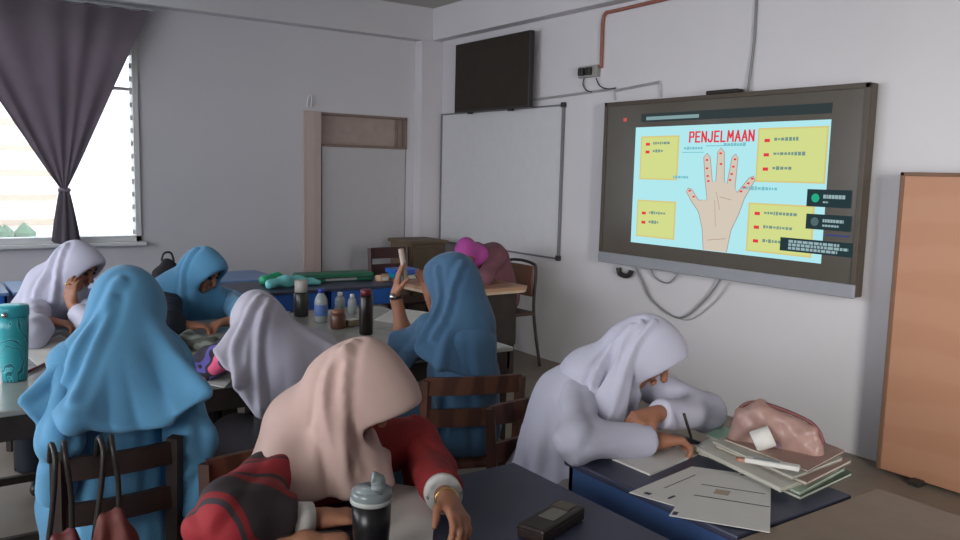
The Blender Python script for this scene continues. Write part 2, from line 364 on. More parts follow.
# curtain: V shape gathered by a tie
def curtain():
    t = thing('curtain', 'plum-grey curtain gathered into a knot in front of the left window', 'curtain', (1.05, D-.12, 1.0))
    b = NB(); NU, NV = 130, 60; top0, top1, zt, kx, kz = .18, 1.70, 2.83, 1.05, 1.385; g = []
    for j in range(NV+1):
        v = j/NV; z = zt+(kz-zt)*v; row = []
        wl = (1-v)**.92*.98+.02*(1-v)+.02
        for i in range(NU+1):
            u = i/NU; x0 = top0+(top1-top0)*u
            e = (kx-x0); x = kx-e*wl+.0*u
            amp = .006+.012*v*(1-v)*2; 
            if v > .9: amp *= (1-v)/.1*.7+.3
            y = D-.12+amp*math.sin(u*34+1.2*math.sin(u*9))+.008*math.sin(u*17+v*5)
            zz = z-.30*(1-v)*0+(.012*math.sin(u*46) if j == 0 else 0)
            if v > .0: zz += .06*abs(e)*math.sin(math.pi*v)*.8
            row.append(b.verts.new((x, y, zz)))
        g.append(row)
    for j in range(NV):
        for i in range(NU): b.faces.new((g[j][i], g[j][i+1], g[j+1][i+1], g[j+1][i]))
    bmesh.ops.solidify(b, geom=b.faces[:], thickness=.003); obj('drape', b, M_curtain, t, True)
    b = NB(); g = []
    for j in range(21):
        v = j/20; r0 = .028+.062*v**.8; row = []
        for i in range(64):
            a = 2*math.pi*i/64; r = r0*(1+.22*math.sin(a*7+v))
            row.append(b.verts.new((kx+.0+r*math.cos(a), D-.12+min(.5, .45)*r*math.sin(a), kz-.41*v-.015*math.cos(a*3)*v)))
        g.append(row)
    for j in range(20):
        for i in range(64): b.faces.new((g[j][i], g[j][(i+1) % 64], g[j+1][(i+1) % 64], g[j+1][i]))
    bmesh.ops.solidify(b, geom=b.faces[:], thickness=.003); obj('tail', b, M_curtain, t, True)
    b = NB(); pts = [(kx+.036*math.cos(a), D-.12+.03*math.sin(a), kz+.006*math.sin(2*a)) for a in np.linspace(0, 2*math.pi, 20)]; tube(b, pts, .013, 8, False); obj('knot', b, M_curtain, t, True)
    b = NB(); tube(b, [(-.5, D-.12, 2.845), (1.75, D-.12, 2.845)], .009)
    for x in (-.3, 1.72): tube(b, [(x, D-.12, 2.845), (x, D-.001, 2.845)], .007)
    tag(obj('curtain_rod', b, M_grey), 'thin grey rod above the left window holding the curtain', 'curtain rod')
curtain()
# ================================================================== RIGHT WALL FITTINGS
def rectYZ(bm, X, p0, p1, d, bev=0):     # p0/p1 = (y, z) corners; slab of thickness d standing on plane X towards the room
    y0, y1 = sorted((p0[0], p1[0])); z0, z1 = sorted((p0[1], p1[1])); return box(bm, (X-d, y0, z0), (X, y1, z1), bev)
def wyz(px, py, X): p = PX(px, py, X); return (p.y, p.z)
# smart board
XS = W-.10
sb = thing('smart_board', 'large wall-mounted smart board showing a hand slide with yellow notes', 'smart board', (W, 3.65, .93))
y1, y0 = PX(606, 103, XS).y, PX(872, 84, XS).y; z1 = PX(606, 103, XS).z; z0 = PX(602, 261, XS).z
b = NB(); box(b, (XS, y0, z0), (W-.03, y1, z1), .006); obj('housing', b, mat('bronze_bezel', (74, 65, 56), .45), sb)
b = NB()
for lo, hi in (((XS-.014, y0, z0+.075), (XS, y0+.03, z1)), ((XS-.014, y1-.03, z0+.075), (XS, y1, z1)), ((XS-.014, y0, z1-.03), (XS, y1, z1))): box(b, lo, hi, .003)
obj('bezel', b, mat('bronze_bezel', (58, 50, 44), .45), sb)
b = NB(); box(b, (XS-.02, y0, z0-.005), (XS, y1, z0+.075), .006); obj('bottom_bar', b, mat('silver_bar', (140, 142, 150), .45, noise=.02), sb)
b = NB(); box(b, (XS-.004, y0+.03, z0+.075), (XS-.001, y1-.03, z1-.03)); obj('screen', b, mat('lit_dark_screen', (66, 62, 56), .22, noise=.02, emit=.42), sb)
b = NB(); c0 = PX(722, 92, XS); box(b, (XS-.01, c0.y-.13, z1), (W-.04, c0.y+.13, z1+.028), .01); obj('camera_bar', b, M_black, sb)
b = NB(); box(b, (W-.03, 3.0, 1.2), (W-.001, 4.4, 1.9)); obj('wall_mount', b, M_dmetal, sb)
XC = XS-.0045
def content(name, px0, py0, px1, py1, m, lay, parent=sb):
    a, c = wyz(px0, py0, XC), wyz(px1, py1, XC); b = NB(); rectYZ(b, XC-.0008*lay, a, c, .0006); return obj(name, b, m, parent)
def zp(u, v): return (620+u/3, 100+v/3)
ec = emis('slide_cyan', (176, 232, 238), 1.0)
sl_tl, sl_br = wyz(636, 127.5, XC), wyz(821, 263, XC)
sy1, sz1 = sl_tl; sy0, sz0 = sl_br; sz0 = wyz(631, 242, XC)[1]
b = NB(); rectYZ(b, XC, (sy0, sz0), (sy1, sz1), .0006); slide = obj('slide', b, ec, sb)
b = NB(); rectYZ(b, XC, (sy0+.0, sz1+.035), (sy1-.05, sz1+.095), .0006); obj('menu_bar', b, emis('menu_dark', (52, 62, 64), 1), sb)
def su(u, v):   # slide fractions, u to the right, v down
    return (sy1+(sy0-sy1)*u, sz1+(sz0-sz1)*v)
def srect(name, u0, v0, u1, v1, m, lay, parent=slide):
    b = NB(); rectYZ(b, XC-.0008*lay, su(u0, v0), su(u1, v1), .0006); return obj(name, b, m, parent)
ey = emis('note_yellow', (210, 220, 140), 1); er = emis('mark_red', (226, 60, 76), 1); eg = emis('scribble_grey', (120, 150, 140), 1)
et = emis('scribble_teal', (120, 190, 200), 1); ew = emis('caption_white', (150, 176, 180), 1); ed = emis('tile_dark', (40, 58, 62), 1)
ebl = emis('border_yellow', (214, 200, 130), 1)
rnd = random.Random(3)
def scrib(u0, v, wd, m, h=.018, parent=slide, lay=3):
    b = NB(); u = u0
    while u < u0+wd:
        w_ = rnd.uniform(.006, .016); hh = h*rnd.uniform(.5, 1); rectYZ(b, XC-.0008*lay, su(u, v-hh/2), su(u+w_, v+hh/2), .0005); u += w_+.004
    obj('writing', b, m, parent)
notes = [(.045, .09, .262, .435, [(.17, .10), (.36, .05)]), (.69, .055, .985, .43, [(.22, .11), (.5, .14), (.78, .08)]),
         (.04, .635, .262, .93, [(.35, .10), (.62, .06)]), (.665, .61, .95, .955, [(.2, .15), (.5, .13), (.8, .1)])]
for (u0, v0, u1, v1, lines) in notes:
    srect('note_border', u0-.008, v0-.012, u1+.008, v1+.012, ebl, 1); nt_ = srect('note', u0, v0, u1, v1, ey, 2)
    for f, wd in lines:
        v = v0+(v1-v0)*f; srect('bullet', u0+.025, v-.014, u0+.05, v+.010, er, 3); scrib(u0+.07, v-.01, wd, eg, .028)
for u, v, wd in ((.30, .185, .10), (.515, .16, .10), (.245, .42, .08), (.62, .49, .16)):
    scrib(u, v, wd, et, .03)
for u, v, wd in ((.29, .215, .12), (.42, .165, .2)): srect('underline', u, v, u+wd, v+.006, et, 2)
# hand drawing
hp = [(250, 452), (247, 385), (236, 335), (214, 302), (200, 275), (205, 264), (216, 268), (236, 300), (262, 300), (256, 240), (252, 172), (262, 160), (272, 172), (278, 246), (288, 246), (294, 156), (304, 144), (314, 156), (314, 246), (322, 250), (337, 172), (348, 162), (355, 174), (346, 262), (352, 278), (388, 234), (402, 228), (406, 240), (374, 296), (356, 345), (334, 390), (320, 458)]
from mathutils.geometry import tessellate_polygon
hq = [V((XC-.0024, *wyz(*zp(u, v), XC))) for u, v in hp]
for q in hq: q.z = max(q.z, sz0+.004)
b = NB(); hv = [b.verts.new(q) for q in hq]
for t_ in tessellate_polygon([[V((q.y, q.z, 0)) for q in hq]]): b.faces.new([hv[k] for k in t_])
bmesh.ops.solidify(b, geom=b.faces[:], thickness=.0004); obj('hand_drawing', b, emis('hand_tone', (212, 200, 184), 1), slide)
b = NB(); tube(b, [q-V((.0006, 0, 0)) for q in hq], .0026, 4); obj('hand_outline', b, emis('outline_brown', (160, 140, 136), 1), slide)
for u, v in ((210, 272), (222, 290), (262, 205), (264, 228), (266, 243), (303, 160), (304, 192), (346, 178), (341, 200), (336, 222), (331, 240), (398, 236), (386, 250), (374, 262), (364, 274), (262, 180)):
    b = NB(); p = wyz(*zp(u, v), XC); rectYZ(b, XC-.0008*4, (p[0]-.010, p[1]-.006), (p[0]+.010, p[1]+.006), .0005); obj('palm_mark', b, er, slide)
for (a0, a1) in (((285, 300), (287, 380)), ((300, 290), (335, 300)), ((262, 420), (318, 416)), ((290, 275), (300, 330))):
    b = NB(); p, q = wyz(*zp(*a0), XC), wyz(*zp(*a1), XC); tube(b, [(XC-.0036, *p), (XC-.0036, *q)], .002, 4); obj('palm_line', b, emis('palm_line', (176, 150, 140), 1), slide)
GL = {'P': [[(0, 0), (0, 1), (.75, 1), (.9, .78), (.75, .5), (0, .5)]], 'E': [[(.85, 0), (0, 0), (0, 1), (.85, 1)], [(0, .52), (.7, .52)]], 'N': [[(0, 0), (0, 1), (.9, 0), (.9, 1)]],
      'J': [[(.8, 1), (.8, .2), (.55, 0), (.2, .02), (0, .22)]], 'L': [[(0, 1), (0, 0), (.8, 0)]], 'M': [[(0, 0), (.1, 1), (.55, .35), (1.0, 1), (1.1, 0)]], 'A': [[(0, 0), (.48, 1), (.96, 0)], [(.18, .36), (.78, .36)]]}
y_a, y_b, zb0, hgt_ = wyz(690, 141, XC)[0], wyz(757, 136, XC)[0], su(0, .135)[1], .066
pitch = (y_a-y_b)/10.2; u_ = 0; b = NB()
for ch in 'PENJELMAAN':
    for st in GL[ch]:
        for p, q in zip(st, st[1:]):
            P0 = V((XC-.0024, y_a-(u_+p[0]*.72)*pitch, zb0+p[1]*hgt_)); P1 = V((XC-.0024, y_a-(u_+q[0]*.72)*pitch, zb0+q[1]*hgt_)); e = (P1-P0).normalized()*.004; tube(b, [P0-e, P1+e], .0062, 6)
    u_ += 1.14 if ch == 'M' else 1
obj('title', b, er, slide)
# call overlay tiles
def tile(p0, p1, icon, lines):
    o = content('call_tile', *p0, *p1, ed, 6); a, c = wyz(*p0, XC), wyz(*p1, XC); hgt = a[1]-c[1]; wd = a[0]-c[0]
    if icon:
        b = NB(); cy, cz = a[0]-wd*.2, (a[1]+c[1])/2; vv = [b.verts.new((XC-.0058, cy+.026*math.cos(t), cz+.026*math.sin(t))) for t in np.linspace(0, 2*math.pi, 20)[:-1]]
        b.faces.new(vv); bmesh.ops.solidify(b, geom=b.faces[:], thickness=.0004); obj('avatar', b, emis('avatar_green', (40, 170, 130), 1) if icon == 1 else emis('avatar_dark', (84, 104, 108), 1), o)
    b = NB()
    for (f, x0, x1, th) in lines:
        x = x0
        while x < x1:
            ww = rnd.uniform(.03, .07); z_ = a[1]-hgt*f; rectYZ(b, XC-.0058, (a[0]-wd*x, z_-th/2), (a[0]-wd*min(x+ww, x1), z_+th/2), .0005); x += ww+.012
    obj('caption', b, ew, o)
tile((808, 189), (851, 208.5), 1, [(.4, .38, .88, .022), (.72, .38, .5, .01)])
tile((807, 213.5), (851, 232), 2, [(.4, .38, .84, .018), (.72, .38, .75, .012)])
tile((781, 237), (855, 258), 0, [(.25, .12, .8, .016), (.5, .12, .92, .016), (.76, .12, .78, .016)])
content('blue_strip', 826, 234, 850, 237.5, emis('strip_blue', (60, 70, 130), 1), 5)
b = NB()
y_ = sy1+.02; z_ = sz1+.06
rectYZ(b, XC-.0016, (y_-.12, z_-.012), (y_-.60, z_+.012), .0005); obj('menu_writing', b, emis('menu_text', (130, 160, 162), 1), sb)
b = NB(); rectYZ(b, XC-.0016, (y_+.11, z_-.014), (y_+.075, z_+.014), .0005); obj('record_icon', b, emis('record_red', (190, 90, 84), 1), sb)
# wall television
tv = thing('television', 'dark switched-off flat television high in the far right corner', 'television', (W, 6.35, 2.17))
ty1, ty0 = PX(456, 45, W-.12).y, PX(531, 31, W-.12).y; tz1, tz0 = PX(456, 45, W-.12).z, PX(455, 113, W-.12).z
b = NB(); box(b, (W-.125, ty0, tz0), (W-.075, ty1, tz1), .006); obj('housing', b, M_black, tv)
b = NB(); box(b, (W-.127, ty0+.012, tz0+.02), (W-.124, ty1-.012, tz1-.012)); obj('screen', b, M_tv, tv)
for f in (.25, .8): b = NB(); yy = ty0+(ty1-ty0)*f; box(b, (W-.11, yy-.03, tz0-.02), (W-.08, yy+.03, tz0+.0), .004); obj('foot_clip', b, M_black, tv)
b = NB(); box(b, (W-.08, ty0+.3, tz0+.15), (W-.001, ty1-.3, tz1-.15), .004); obj('wall_mount', b, M_dmetal, tv)
# whiteboard
wb = thing('whiteboard', 'plain whiteboard with thin frame mounted on the right wall under the television', 'whiteboard', (W, 6.2, .9))
b = NB(); box(b, (W-.018, 5.27, .90), (W-.001, 7.12, 2.16)); obj('writing_surface', b, mat('whiteboard_enamel', (192, 192, 196), .35, noise=.02), wb)
b = NB()
for lo, hi in (((W-.026, 5.255, .90), (W-.001, 5.275, 2.175)), ((W-.026, 5.255, 2.16), (W-.001, 7.14, 2.175)), ((W-.026, 7.12, .9), (W-.001, 7.14, 2.175)), ((W-.026, 5.255, .885), (W-.001, 7.14, .9))): box(b, lo, hi, .002)
obj('frame', b, mat('board_frame_grey', (112, 112, 116), .5), wb)
b = NB(); box(b, (W-.034, 5.245, .875), (W-.001, 5.285, .92), .004); obj('corner_cap', b, M_dmetal, wb)
b = NB(); box(b, (W-.034, 5.245, 2.15), (W-.001, 5.285, 2.19), .004); obj('corner_cap', b, M_dmetal, wb)
# conduit, sockets, trunking
pt = lambda x, y, o=.015: PX(x, y, W-o)
b = NB(); tube(b, smoothpts([pt(601, 68), pt(602, 40), pt(603, 20), pt(606, 13), pt(614, 11), pt(670, -2), pt(720, -14)], 6), .014, 10)
cd_ = tag(obj('conduit_pipe', b, mat('rust_red_pipe', (140, 86, 74), .6), None, True), 'rust-red conduit pipe bending along the top of the right wall', 'pipe')
b = NB(); s_ = PX(591, 72, W); box(b, (W-.04, s_.y-.11, s_.z-.045), (W-.001, s_.y+.11, s_.z+.045), .006)
so = thing('socket_box', 'grey double socket box at the lower end of the rust-red pipe', 'socket', (W, s_.y, s_.z-.045)); obj('box', b, mat('socket_grey', (140, 138, 134), .5), so)
for dy in (.055, -.03): b = NB(); box(b, (W-.07, s_.y+dy-.028, s_.z-.03), (W-.039, s_.y+dy+.028, s_.z+.03), .006); obj('plug', b, M_black, so)
def wire(name, label, pts, r, m, cat='cable', n=6):
    b = NB(); tube(b, smoothpts(pts, n), r, 8); return tag(obj(name, b, m, None, True), label, cat)
M_cabg = mat('grey_cable', (120, 122, 124), .5); M_trunk = mat('trunking', (158, 158, 160), .5)
b = NB(); 
for a_, c_ in (((533, 100), (614, 89)), ((614, 89), (615, 100)), ((614, 91), (660, 82)), ((660, 82), (661, 97))):
    p, q = PX(*a_, W-.008), PX(*c_, W-.008); tube(b, [p, q], .011, 4)
tag(obj('cable_trunking', b, M_trunk), 'thin grey cable trunking between the television and the smart board', 'trunking')
wire('socket_cable', 'short dark cable dropping from the socket box to the trunking', [pt(585, 76, .03), pt(583, 84), pt(586, 90), pt(592, 92)], .005, M_dmetal)
wire('plug_cable', 'thin dark cable curving right from the socket box', [pt(596, 78, .03), pt(600, 86), pt(608, 89), pt(616, 88)], .005, M_dmetal)
wire('ceiling_cable', 'thin grey cable running up from the smart board to the ceiling', [PX(748, 91, W-.03), PX(752, 60, W-.012), PX(755, 30, W-.012), PX(757, -20, W-.012)], .008, M_cabg)
wire('hanging_cable', 'long grey cable looping below the smart board', [PX(636, 268, W-.03), PX(644, 284, W-.02), PX(654, 302, W-.02), PX(680, 318, W-.02), PX(705, 300, W-.02), PX(720, 280, W-.03)], .007, M_cabg)
wire('short_cable', 'short grey cable loop just under the smart board', [PX(650, 268, W-.03), PX(656, 278, W-.02), PX(668, 283, W-.02), PX(678, 274, W-.03)], .005, M_cabg)
wire('second_cable', 'thin pale cable hanging beside the long loop under the smart board', [PX(640, 274, W-.016), PX(650, 298, W-.01), PX(684, 320, W-.01), PX(712, 305, W-.01), PX(730, 283, W-.02)], .004, M_trunk)
p = PX(625, 270, W-.03); b = NB(); tube(b, smoothpts([p+V((0, .07, .01)), p+V((0, .055, -.03)), p+V((0, 0, -.045)), p+V((0, -.05, -.03)), p+V((0, -.065, .0))], 5), .02, 10)
tag(obj('power_adapter', b, M_black, None, True), 'black coiled adapter hanging under the left end of the smart board', 'adapter')
wire('wall_cable', 'thin cable along the right wall behind the sleeping person', [PX(488, 243, W-.01), PX(515, 247, W-.01), PX(545, 251, W-.01)], .004, M_cabg)
# orange-brown panel
b = NB(); box(b, (4.38, .9, .02), (4.43, 2.33, 1.64), .004)
pn = thing('wooden_board', 'tall orange-brown wooden board standing against the right wall by the frame edge', 'board', (4.4, 1.6, 0)); obj('sheet', b, M_panel, pn)
b = NB(); box(b, (4.372, 2.312, .02), (4.44, 2.335, 1.655), .003); box(b, (4.372, .9, 1.635), (4.44, 2.335, 1.655), .003); obj('edge_strip', b, mat('dark_edge', (112, 84, 66), .6), pn)
for yy in (1.1, 2.1): b = NB(); box(b, (4.32, yy-.03, 0), (4.5, yy+.03, .03), .004); obj('foot', b, M_dmetal, pn)

# ================================================================== FURNITURE
def desk(label, cat_name, x0, x1, y0, y1, zt, mt, mf, apron=.1, leg=.035, group=None, th=.022, rail=True, drawers=False):
    t = thing(cat_name, label, 'desk' if 'desk' in cat_name else 'table', ((x0+x1)/2, (y0+y1)/2, 0), group)
    b = NB(); box(b, (x0, y0, zt-th), (x1, y1, zt), .006); obj('table_top', b, mt, t)
    b = NB(); i = .012
    for lo, hi in (((x0+i, y0+i, zt-th-apron), (x1-i, y0+i+.02, zt-th)), ((x0+i, y1-i-.02, zt-th-apron), (x1-i, y1-i, zt-th)), ((x0+i, y0+i, zt-th-apron), (x0+i+.02, y1-i, zt-th)), ((x1-i-.02, y0+i, zt-th-apron), (x1-i, y1-i, zt-th))): box(b, lo, hi, .003)
    obj('apron', b, mf, t)
    for x in (x0+.02, x1-.02-leg):
        for y in (y0+.02, y1-.02-leg): b = NB(); box(b, (x, y, 0), (x+leg, y+leg, zt-th-.001), .004); obj('leg', b, mf, t)
    if rail:
        for x in (x0+.02, x1-.02-leg): b = NB(); box(b, (x+.005, y0+.05, .12), (x+leg-.005, y1-.05, .155), .003); obj('stretcher', b, mf, t)
        b = NB(); box(b, (x0+.05, (y0+y1)/2-.015, .12), (x1-.05, (y0+y1)/2+.015, .155), .003); obj('stretcher', b, mf, t)
    return t
G = 'grey-topped tables of the central group'
ZT = .75
desk('pale grey table with dark frame at the left edge, carrying the cyan tumbler', 'grey_table', -.35, 1.18, 3.16, 3.86, ZT, M_top, M_frame, .09, .05, G)
desk('pale grey table where the two left rear students sit writing', 'grey_table', -.35, 1.18, 3.865, 4.56, ZT, M_top, M_frame, .09, .05, G)
desk('pale grey table under the raised arms of the blue student on the right', 'grey_table', 1.185, 2.44, 3.16, 3.86, ZT, M_top, M_frame, .09, .05, G)
desk('pale grey table carrying the clutter of bottles', 'grey_table', 1.185, 2.44, 3.865, 4.56, ZT, M_top, M_frame, .09, .05, G)
GB = 'blue desks along the back wall'
bd = [(-.05, 6.15, 'blue desk below the window, far left'), (.57, 6.15, 'blue desk behind the white hijab student at the left'), (1.19, 6.15, 'blue desk behind the small black backpack'), (1.81, 6.1, 'blue desk just right of the seated blue student at the back'), (1.88, 5.42, 'blue desk with cyan folded plastic on it'), (2.485, 5.42, 'blue desk with the long green case on it')]
for x, y, l in bd: desk(l, 'blue_desk', x, x+.6, y, y+.6, .74, mat('blue_top_glare', (96, 128, 172), .35) if x < 1.9 and y > 6 else M_navy, mat('bright_blue_plastic', (34, 92, 176), .4), .12, .035, GB, rail=False)  # back row tops are paler: window glare put into their colour
# front desks
desk('navy desk of the student in the dusty pink hijab', 'blue_desk', .62, 1.45, 1.22, 1.86, ZT, M_navy, M_blue, .1, .035, rail=False)
desk('blue desk by the right wall where the white hijab student writes', 'blue_desk', 1.60, 2.09, 1.175, 1.81, ZT, M_navy, M_blue, .13, .035, rail=False)
desk('grey-brown desk in the lower right corner', 'brown_desk', 1.58, 2.2, .55, 1.165, ZT, mat('grey_brown_top', (142, 124, 108), .5, noise=.05), M_frame, .08, .035, rail=False)
# rounded table of the sleeping person
tb = thing('wooden_table', 'brown wooden table with pale edge where the magenta hijab person rests', 'table', (3.4, 5.4, 0))
c1, c2, c3, c4 = PZ(378, 275, .75), PZ(418, 293, .75), V((3.86, 4.72, 0)), V((3.96, 5.75, 0))
poly = [(3.22, 5.98), (3.12, 5.85), (3.10, 5.4), (3.12, 5.1), (3.19, 4.92), (3.34, 4.84), (3.82, 4.84), (3.88, 4.88), (3.88, 5.9), (3.84, 5.98)]
b = NB(); prism(b, poly, .726, .75); obj('table_top', b, M_tanwood, tb)
b = NB(); rr = [(x*.99+3.45*.01, y*.99+5.4*.01) for x, y in poly]; prism(b, rr, .705, .7255); obj('edge_band', b, mat('pale_edge', (196, 172, 150), .5), tb)
b = NB(); box(b, (3.2, 4.9, .3), (3.8, 4.92, .704), .003); box(b, (3.78, 4.92, .3), (3.8, 5.8, .704), .003); obj('modesty_panel', b, M_frame, tb)
for x, y in ((3.2, 4.93), (3.2, 5.8), (3.77, 4.93), (3.77, 5.8)): b = NB(); box(b, (x, y, 0), (x+.04, y+.04, .704), .004); obj('leg', b, M_frame, tb)

def wood_chair(label, x, y, rot, m=M_wood, H=.80, slats=(.775, .645), group=None, sw=.035, cat='wooden_chair', w_=.19):
    t = bpy.data.objects.new(cat, None); C.objects.link(t); tag(t, label, 'chair', group)
    for sx in (-1, 1):
        b = NB(); tube(b, [(sx*w_, -.17, 0), (sx*w_, -.17, .45), (sx*w_, -.205, H)], [.022, .024, .022], 4); obj('rear_post', b, m, t)
        b = NB(); box(b, (sx*w_-.018, .16, 0), (sx*w_+.018, .196, .425), .004); obj('front_leg', b, m, t)
    b = NB(); box(b, (-w_-.015, -.185, .425), (w_+.015, .205, .45), .008); obj('seat', b, m, t)
    for z in slats:
        b = NB(); n = 8; pts = []
        yb = -.17-.035*(z-.45)/(H-.45)
        for k in range(n):
            u0, u1 = -w_+2*w_*k/n, -w_+2*w_*(k+1)/n; c0 = yb-.018*(1-(u0/w_)**2); c1_ = yb-.018*(1-(u1/w_)**2)
            vv = [b.verts.new(q) for q in ((u0, c0-.009, z-sw), (u1, c1_-.009, z-sw), (u1, c1_-.009, z+sw), (u0, c0-.009, z+sw), (u0, c0+.009, z-sw), (u1, c1_+.009, z-sw), (u1, c1_+.009, z+sw), (u0, c0+.009, z+sw))]
            for f in ((0, 1, 2, 3), (7, 6, 5, 4), (0, 4, 5, 1), (3, 2, 6, 7), (0, 3, 7, 4), (1, 5, 6, 2)): b.faces.new([vv[i] for i in f])
        bmesh.ops.remove_doubles(b, verts=b.verts[:], dist=.0005); obj('back_slat', b, m, t)
    for z, y0_, y1_ in ((.2, -.17, .178),):
        for sx in (-1, 1): b = NB(); box(b, (sx*w_-.01, y0_, z), (sx*w_+.01, y1_, z+.03), .003); obj('stretcher', b, m, t)
    t.location = (x, y, 0); t.rotation_euler = (0, 0, math.radians(rot)); return t
wood_chair('red-brown wooden chair under the blue student at the right of the table group', 1.87, 2.77, -20)
wood_chair('red-brown wooden chair behind the white hijab student writing at the right', 1.80, 2.00, 180)
wood_chair('red-brown wooden chair behind the dusty pink hijab student', .83, 1.97, 180)
M_dchair = mat('dark_brown_chair_wood', (52, 42, 40), .5, noise=.15)
wood_chair('dark wooden chair holding two hanging handbags, under the big blue hijab student', .43, 2.42, 0, M_dchair, .875, (.835, .71), sw=.03, cat='dark_chair', w_=.14)
wood_chair('dark chair under the stooping lavender-white hijab student', 1.17, 2.80, 0, M_dchair, .72, (.70, .6), sw=.03, cat='dark_chair')
wood_chair('dark chair under the far left white hijab student', .62, 4.93, 180, M_dchair, .8, (.76, .65), cat='dark_chair')
wood_chair('dark chair under the small blue student across the table', 1.25, 4.95, 180, M_dchair, .8, (.76, .65), cat='dark_chair')
wood_chair('dark maroon chair standing behind the wooden table with its back to the wall', 3.62, 6.4, 180, mat('maroon_chair', (70, 44, 44), .5), .9, (.85, .7), sw=.05, cat='dark_chair')
ol = PY(401, 262, 6.45)
cb = thing('low_shelf', 'low olive-brown wooden shelf behind the wooden table', 'shelf', (4.05, 6.8, 0))
M_ol = mat('olive_brown_wood', (104, 88, 70), .6, noise=.1)
b = NB(); box(b, (3.86, 6.6, 0), (4.24, 7.0, .92), .008); box(b, (3.84, 6.58, .92), (4.26, 7.02, .95), .006); obj('carcass', b, M_ol, cb)
for x in (3.88,): b = NB(); box(b, (x, 6.585, .06), (x+.34, 6.599, .88), .003); d_ = obj('door', b, M_ol, cb); b = NB(); box(b, (x+.26, 6.57, .5), (x+.28, 6.584, .56), .002); obj('handle', b, M_dmetal, d_)
# metal chair of sleeping person
mc = thing('metal_frame_chair', 'dark metal-framed chair with a brown back behind the magenta hijab person', 'chair', (4.05, 5.45, 0))
tw = M_dmetal
for sy in (-.19, .19):
    b = NB(); tube(b, smoothpts([(4.32, 5.45+sy*1.15, 0), (4.26, 5.45+sy, .45), (4.27, 5.45+sy, .8), (4.26, 5.45+sy*.8, .86), (4.26, 5.45, .875)], 6), .013, 8); obj('rear_post', b, tw, mc, True)
    b = NB(); tube(b, [(3.86, 5.45+sy*1.1, 0), (3.9, 5.45+sy, .43)], .013, 8); obj('front_leg', b, tw, mc, True)
b = NB(); box(b, (3.86, 5.25, .43), (4.27, 5.65, .46), .012); obj('seat', b, mat('brown_seat', (74, 54, 48), .6), mc)
b = NB(); box(b, (4.255, 5.29, .58), (4.275, 5.61, .84), .01); obj('backrest', b, mat('brown_back', (118, 86, 72), .6), mc)

# ================================================================== PEOPLE
def frame(f, up=(0, 0, 1)):
    f = V(f).normalized(); r = f.cross(V(up)).normalized(); u = r.cross(f); return r, f, u
def hand(v, Wp, d, n, s, curl=.35, sc=.92, spread=0.0, thumb=.3):
    d = V(d).normalized(); n = V(n); n = (n-d*n.dot(d)).normalized(); t = d.cross(n); t = t if t.dot(V(s)) > 0 else -t
    Wp = V(Wp); offs = (.029, .010, -.010, -.028); L = ((.038, .024, .019), (.042, .027, .02), (.039, .025, .019), (.031, .019, .017))
    v.cone(Wp-d*.02, Wp+d*.03*sc, .021*sc, .022*sc, .02)
    for i in range(4):
        K = Wp+d*(.078-.004*abs(i-1))*sc+t*offs[i]*sc
        v.cone(Wp+d*.015*sc+t*offs[i]*.55*sc, K, .014*sc, .0115*sc, .014)
        p = K; a = 0; dd = (d+t*offs[i]*spread*10).normalized()
        for j in range(3):
            a += curl*(.9 if j == 0 else 1.1); q = p+(dd*math.cos(a)+n*math.sin(a))*L[i][j]*sc; r0 = (.0098, .009, .0082)[j]; v.cone(p, q, r0*sc, (.009, .0082, .007)[j]*sc, .004); p = q
    b0 = Wp+d*.02*sc+t*.02*sc; d1_ = (d*.62+t*.75+n*thumb).normalized(); p1 = b0+d1_*.04*sc; d2_ = (d*.9+t*.25+n*(thumb+.2)).normalized(); p2 = p1+d2_*.03*sc; p3 = p2+(d2_+n*.2).normalized()*.022*sc
    v.cone(b0, p1, .016*sc, .0115*sc, .012); v.cone(p1, p2, .0112*sc, .0095*sc, .005); v.cone(p2, p3, .0095*sc, .0078*sc, .004)
def wob(a, b_, c_, seed=0):
    ph = seed*1.7
    return lambda X, Y, Z: np.sin(a*X+b_*Y+c_*Z+ph)
def folds(c, amp, n, z0, z1, seed=0, down=None, tw=2.0):
    """vertical drape folds round the axis through c, fading in between heights z0 (top) and z1 (bottom)"""
    def f(X, Y, Z):
        th = np.arctan2(Y-c[1], X-c[0]); r = np.clip((z0-Z)/(z0-z1), 0, 1)
        cr = lambda x: 1.3-2.4*np.abs(np.sin(x/2))**.75
        s = cr(n*th+tw*np.sin(3*Z+seed)+seed*2)+.6*cr(round(n*1.7)*th+2.3*np.sin(5*Z+2*seed)+seed)+.4*np.sin(round(n*.5)*th+seed*3)
        return (amp*r*s).astype(np.float32)
    return f
def nz(amp, sc, seed=0):
    def f(X, Y, Z):
        return (amp*(np.sin(sc*X+1.3*np.sin(sc*.7*Z+seed))*np.sin(sc*1.1*Y+seed*2)+.6*np.sin(sc*1.9*Z+2*np.sin(sc*.8*X+seed)+seed)*np.cos(sc*1.3*Y))).astype(np.float32)
    return f
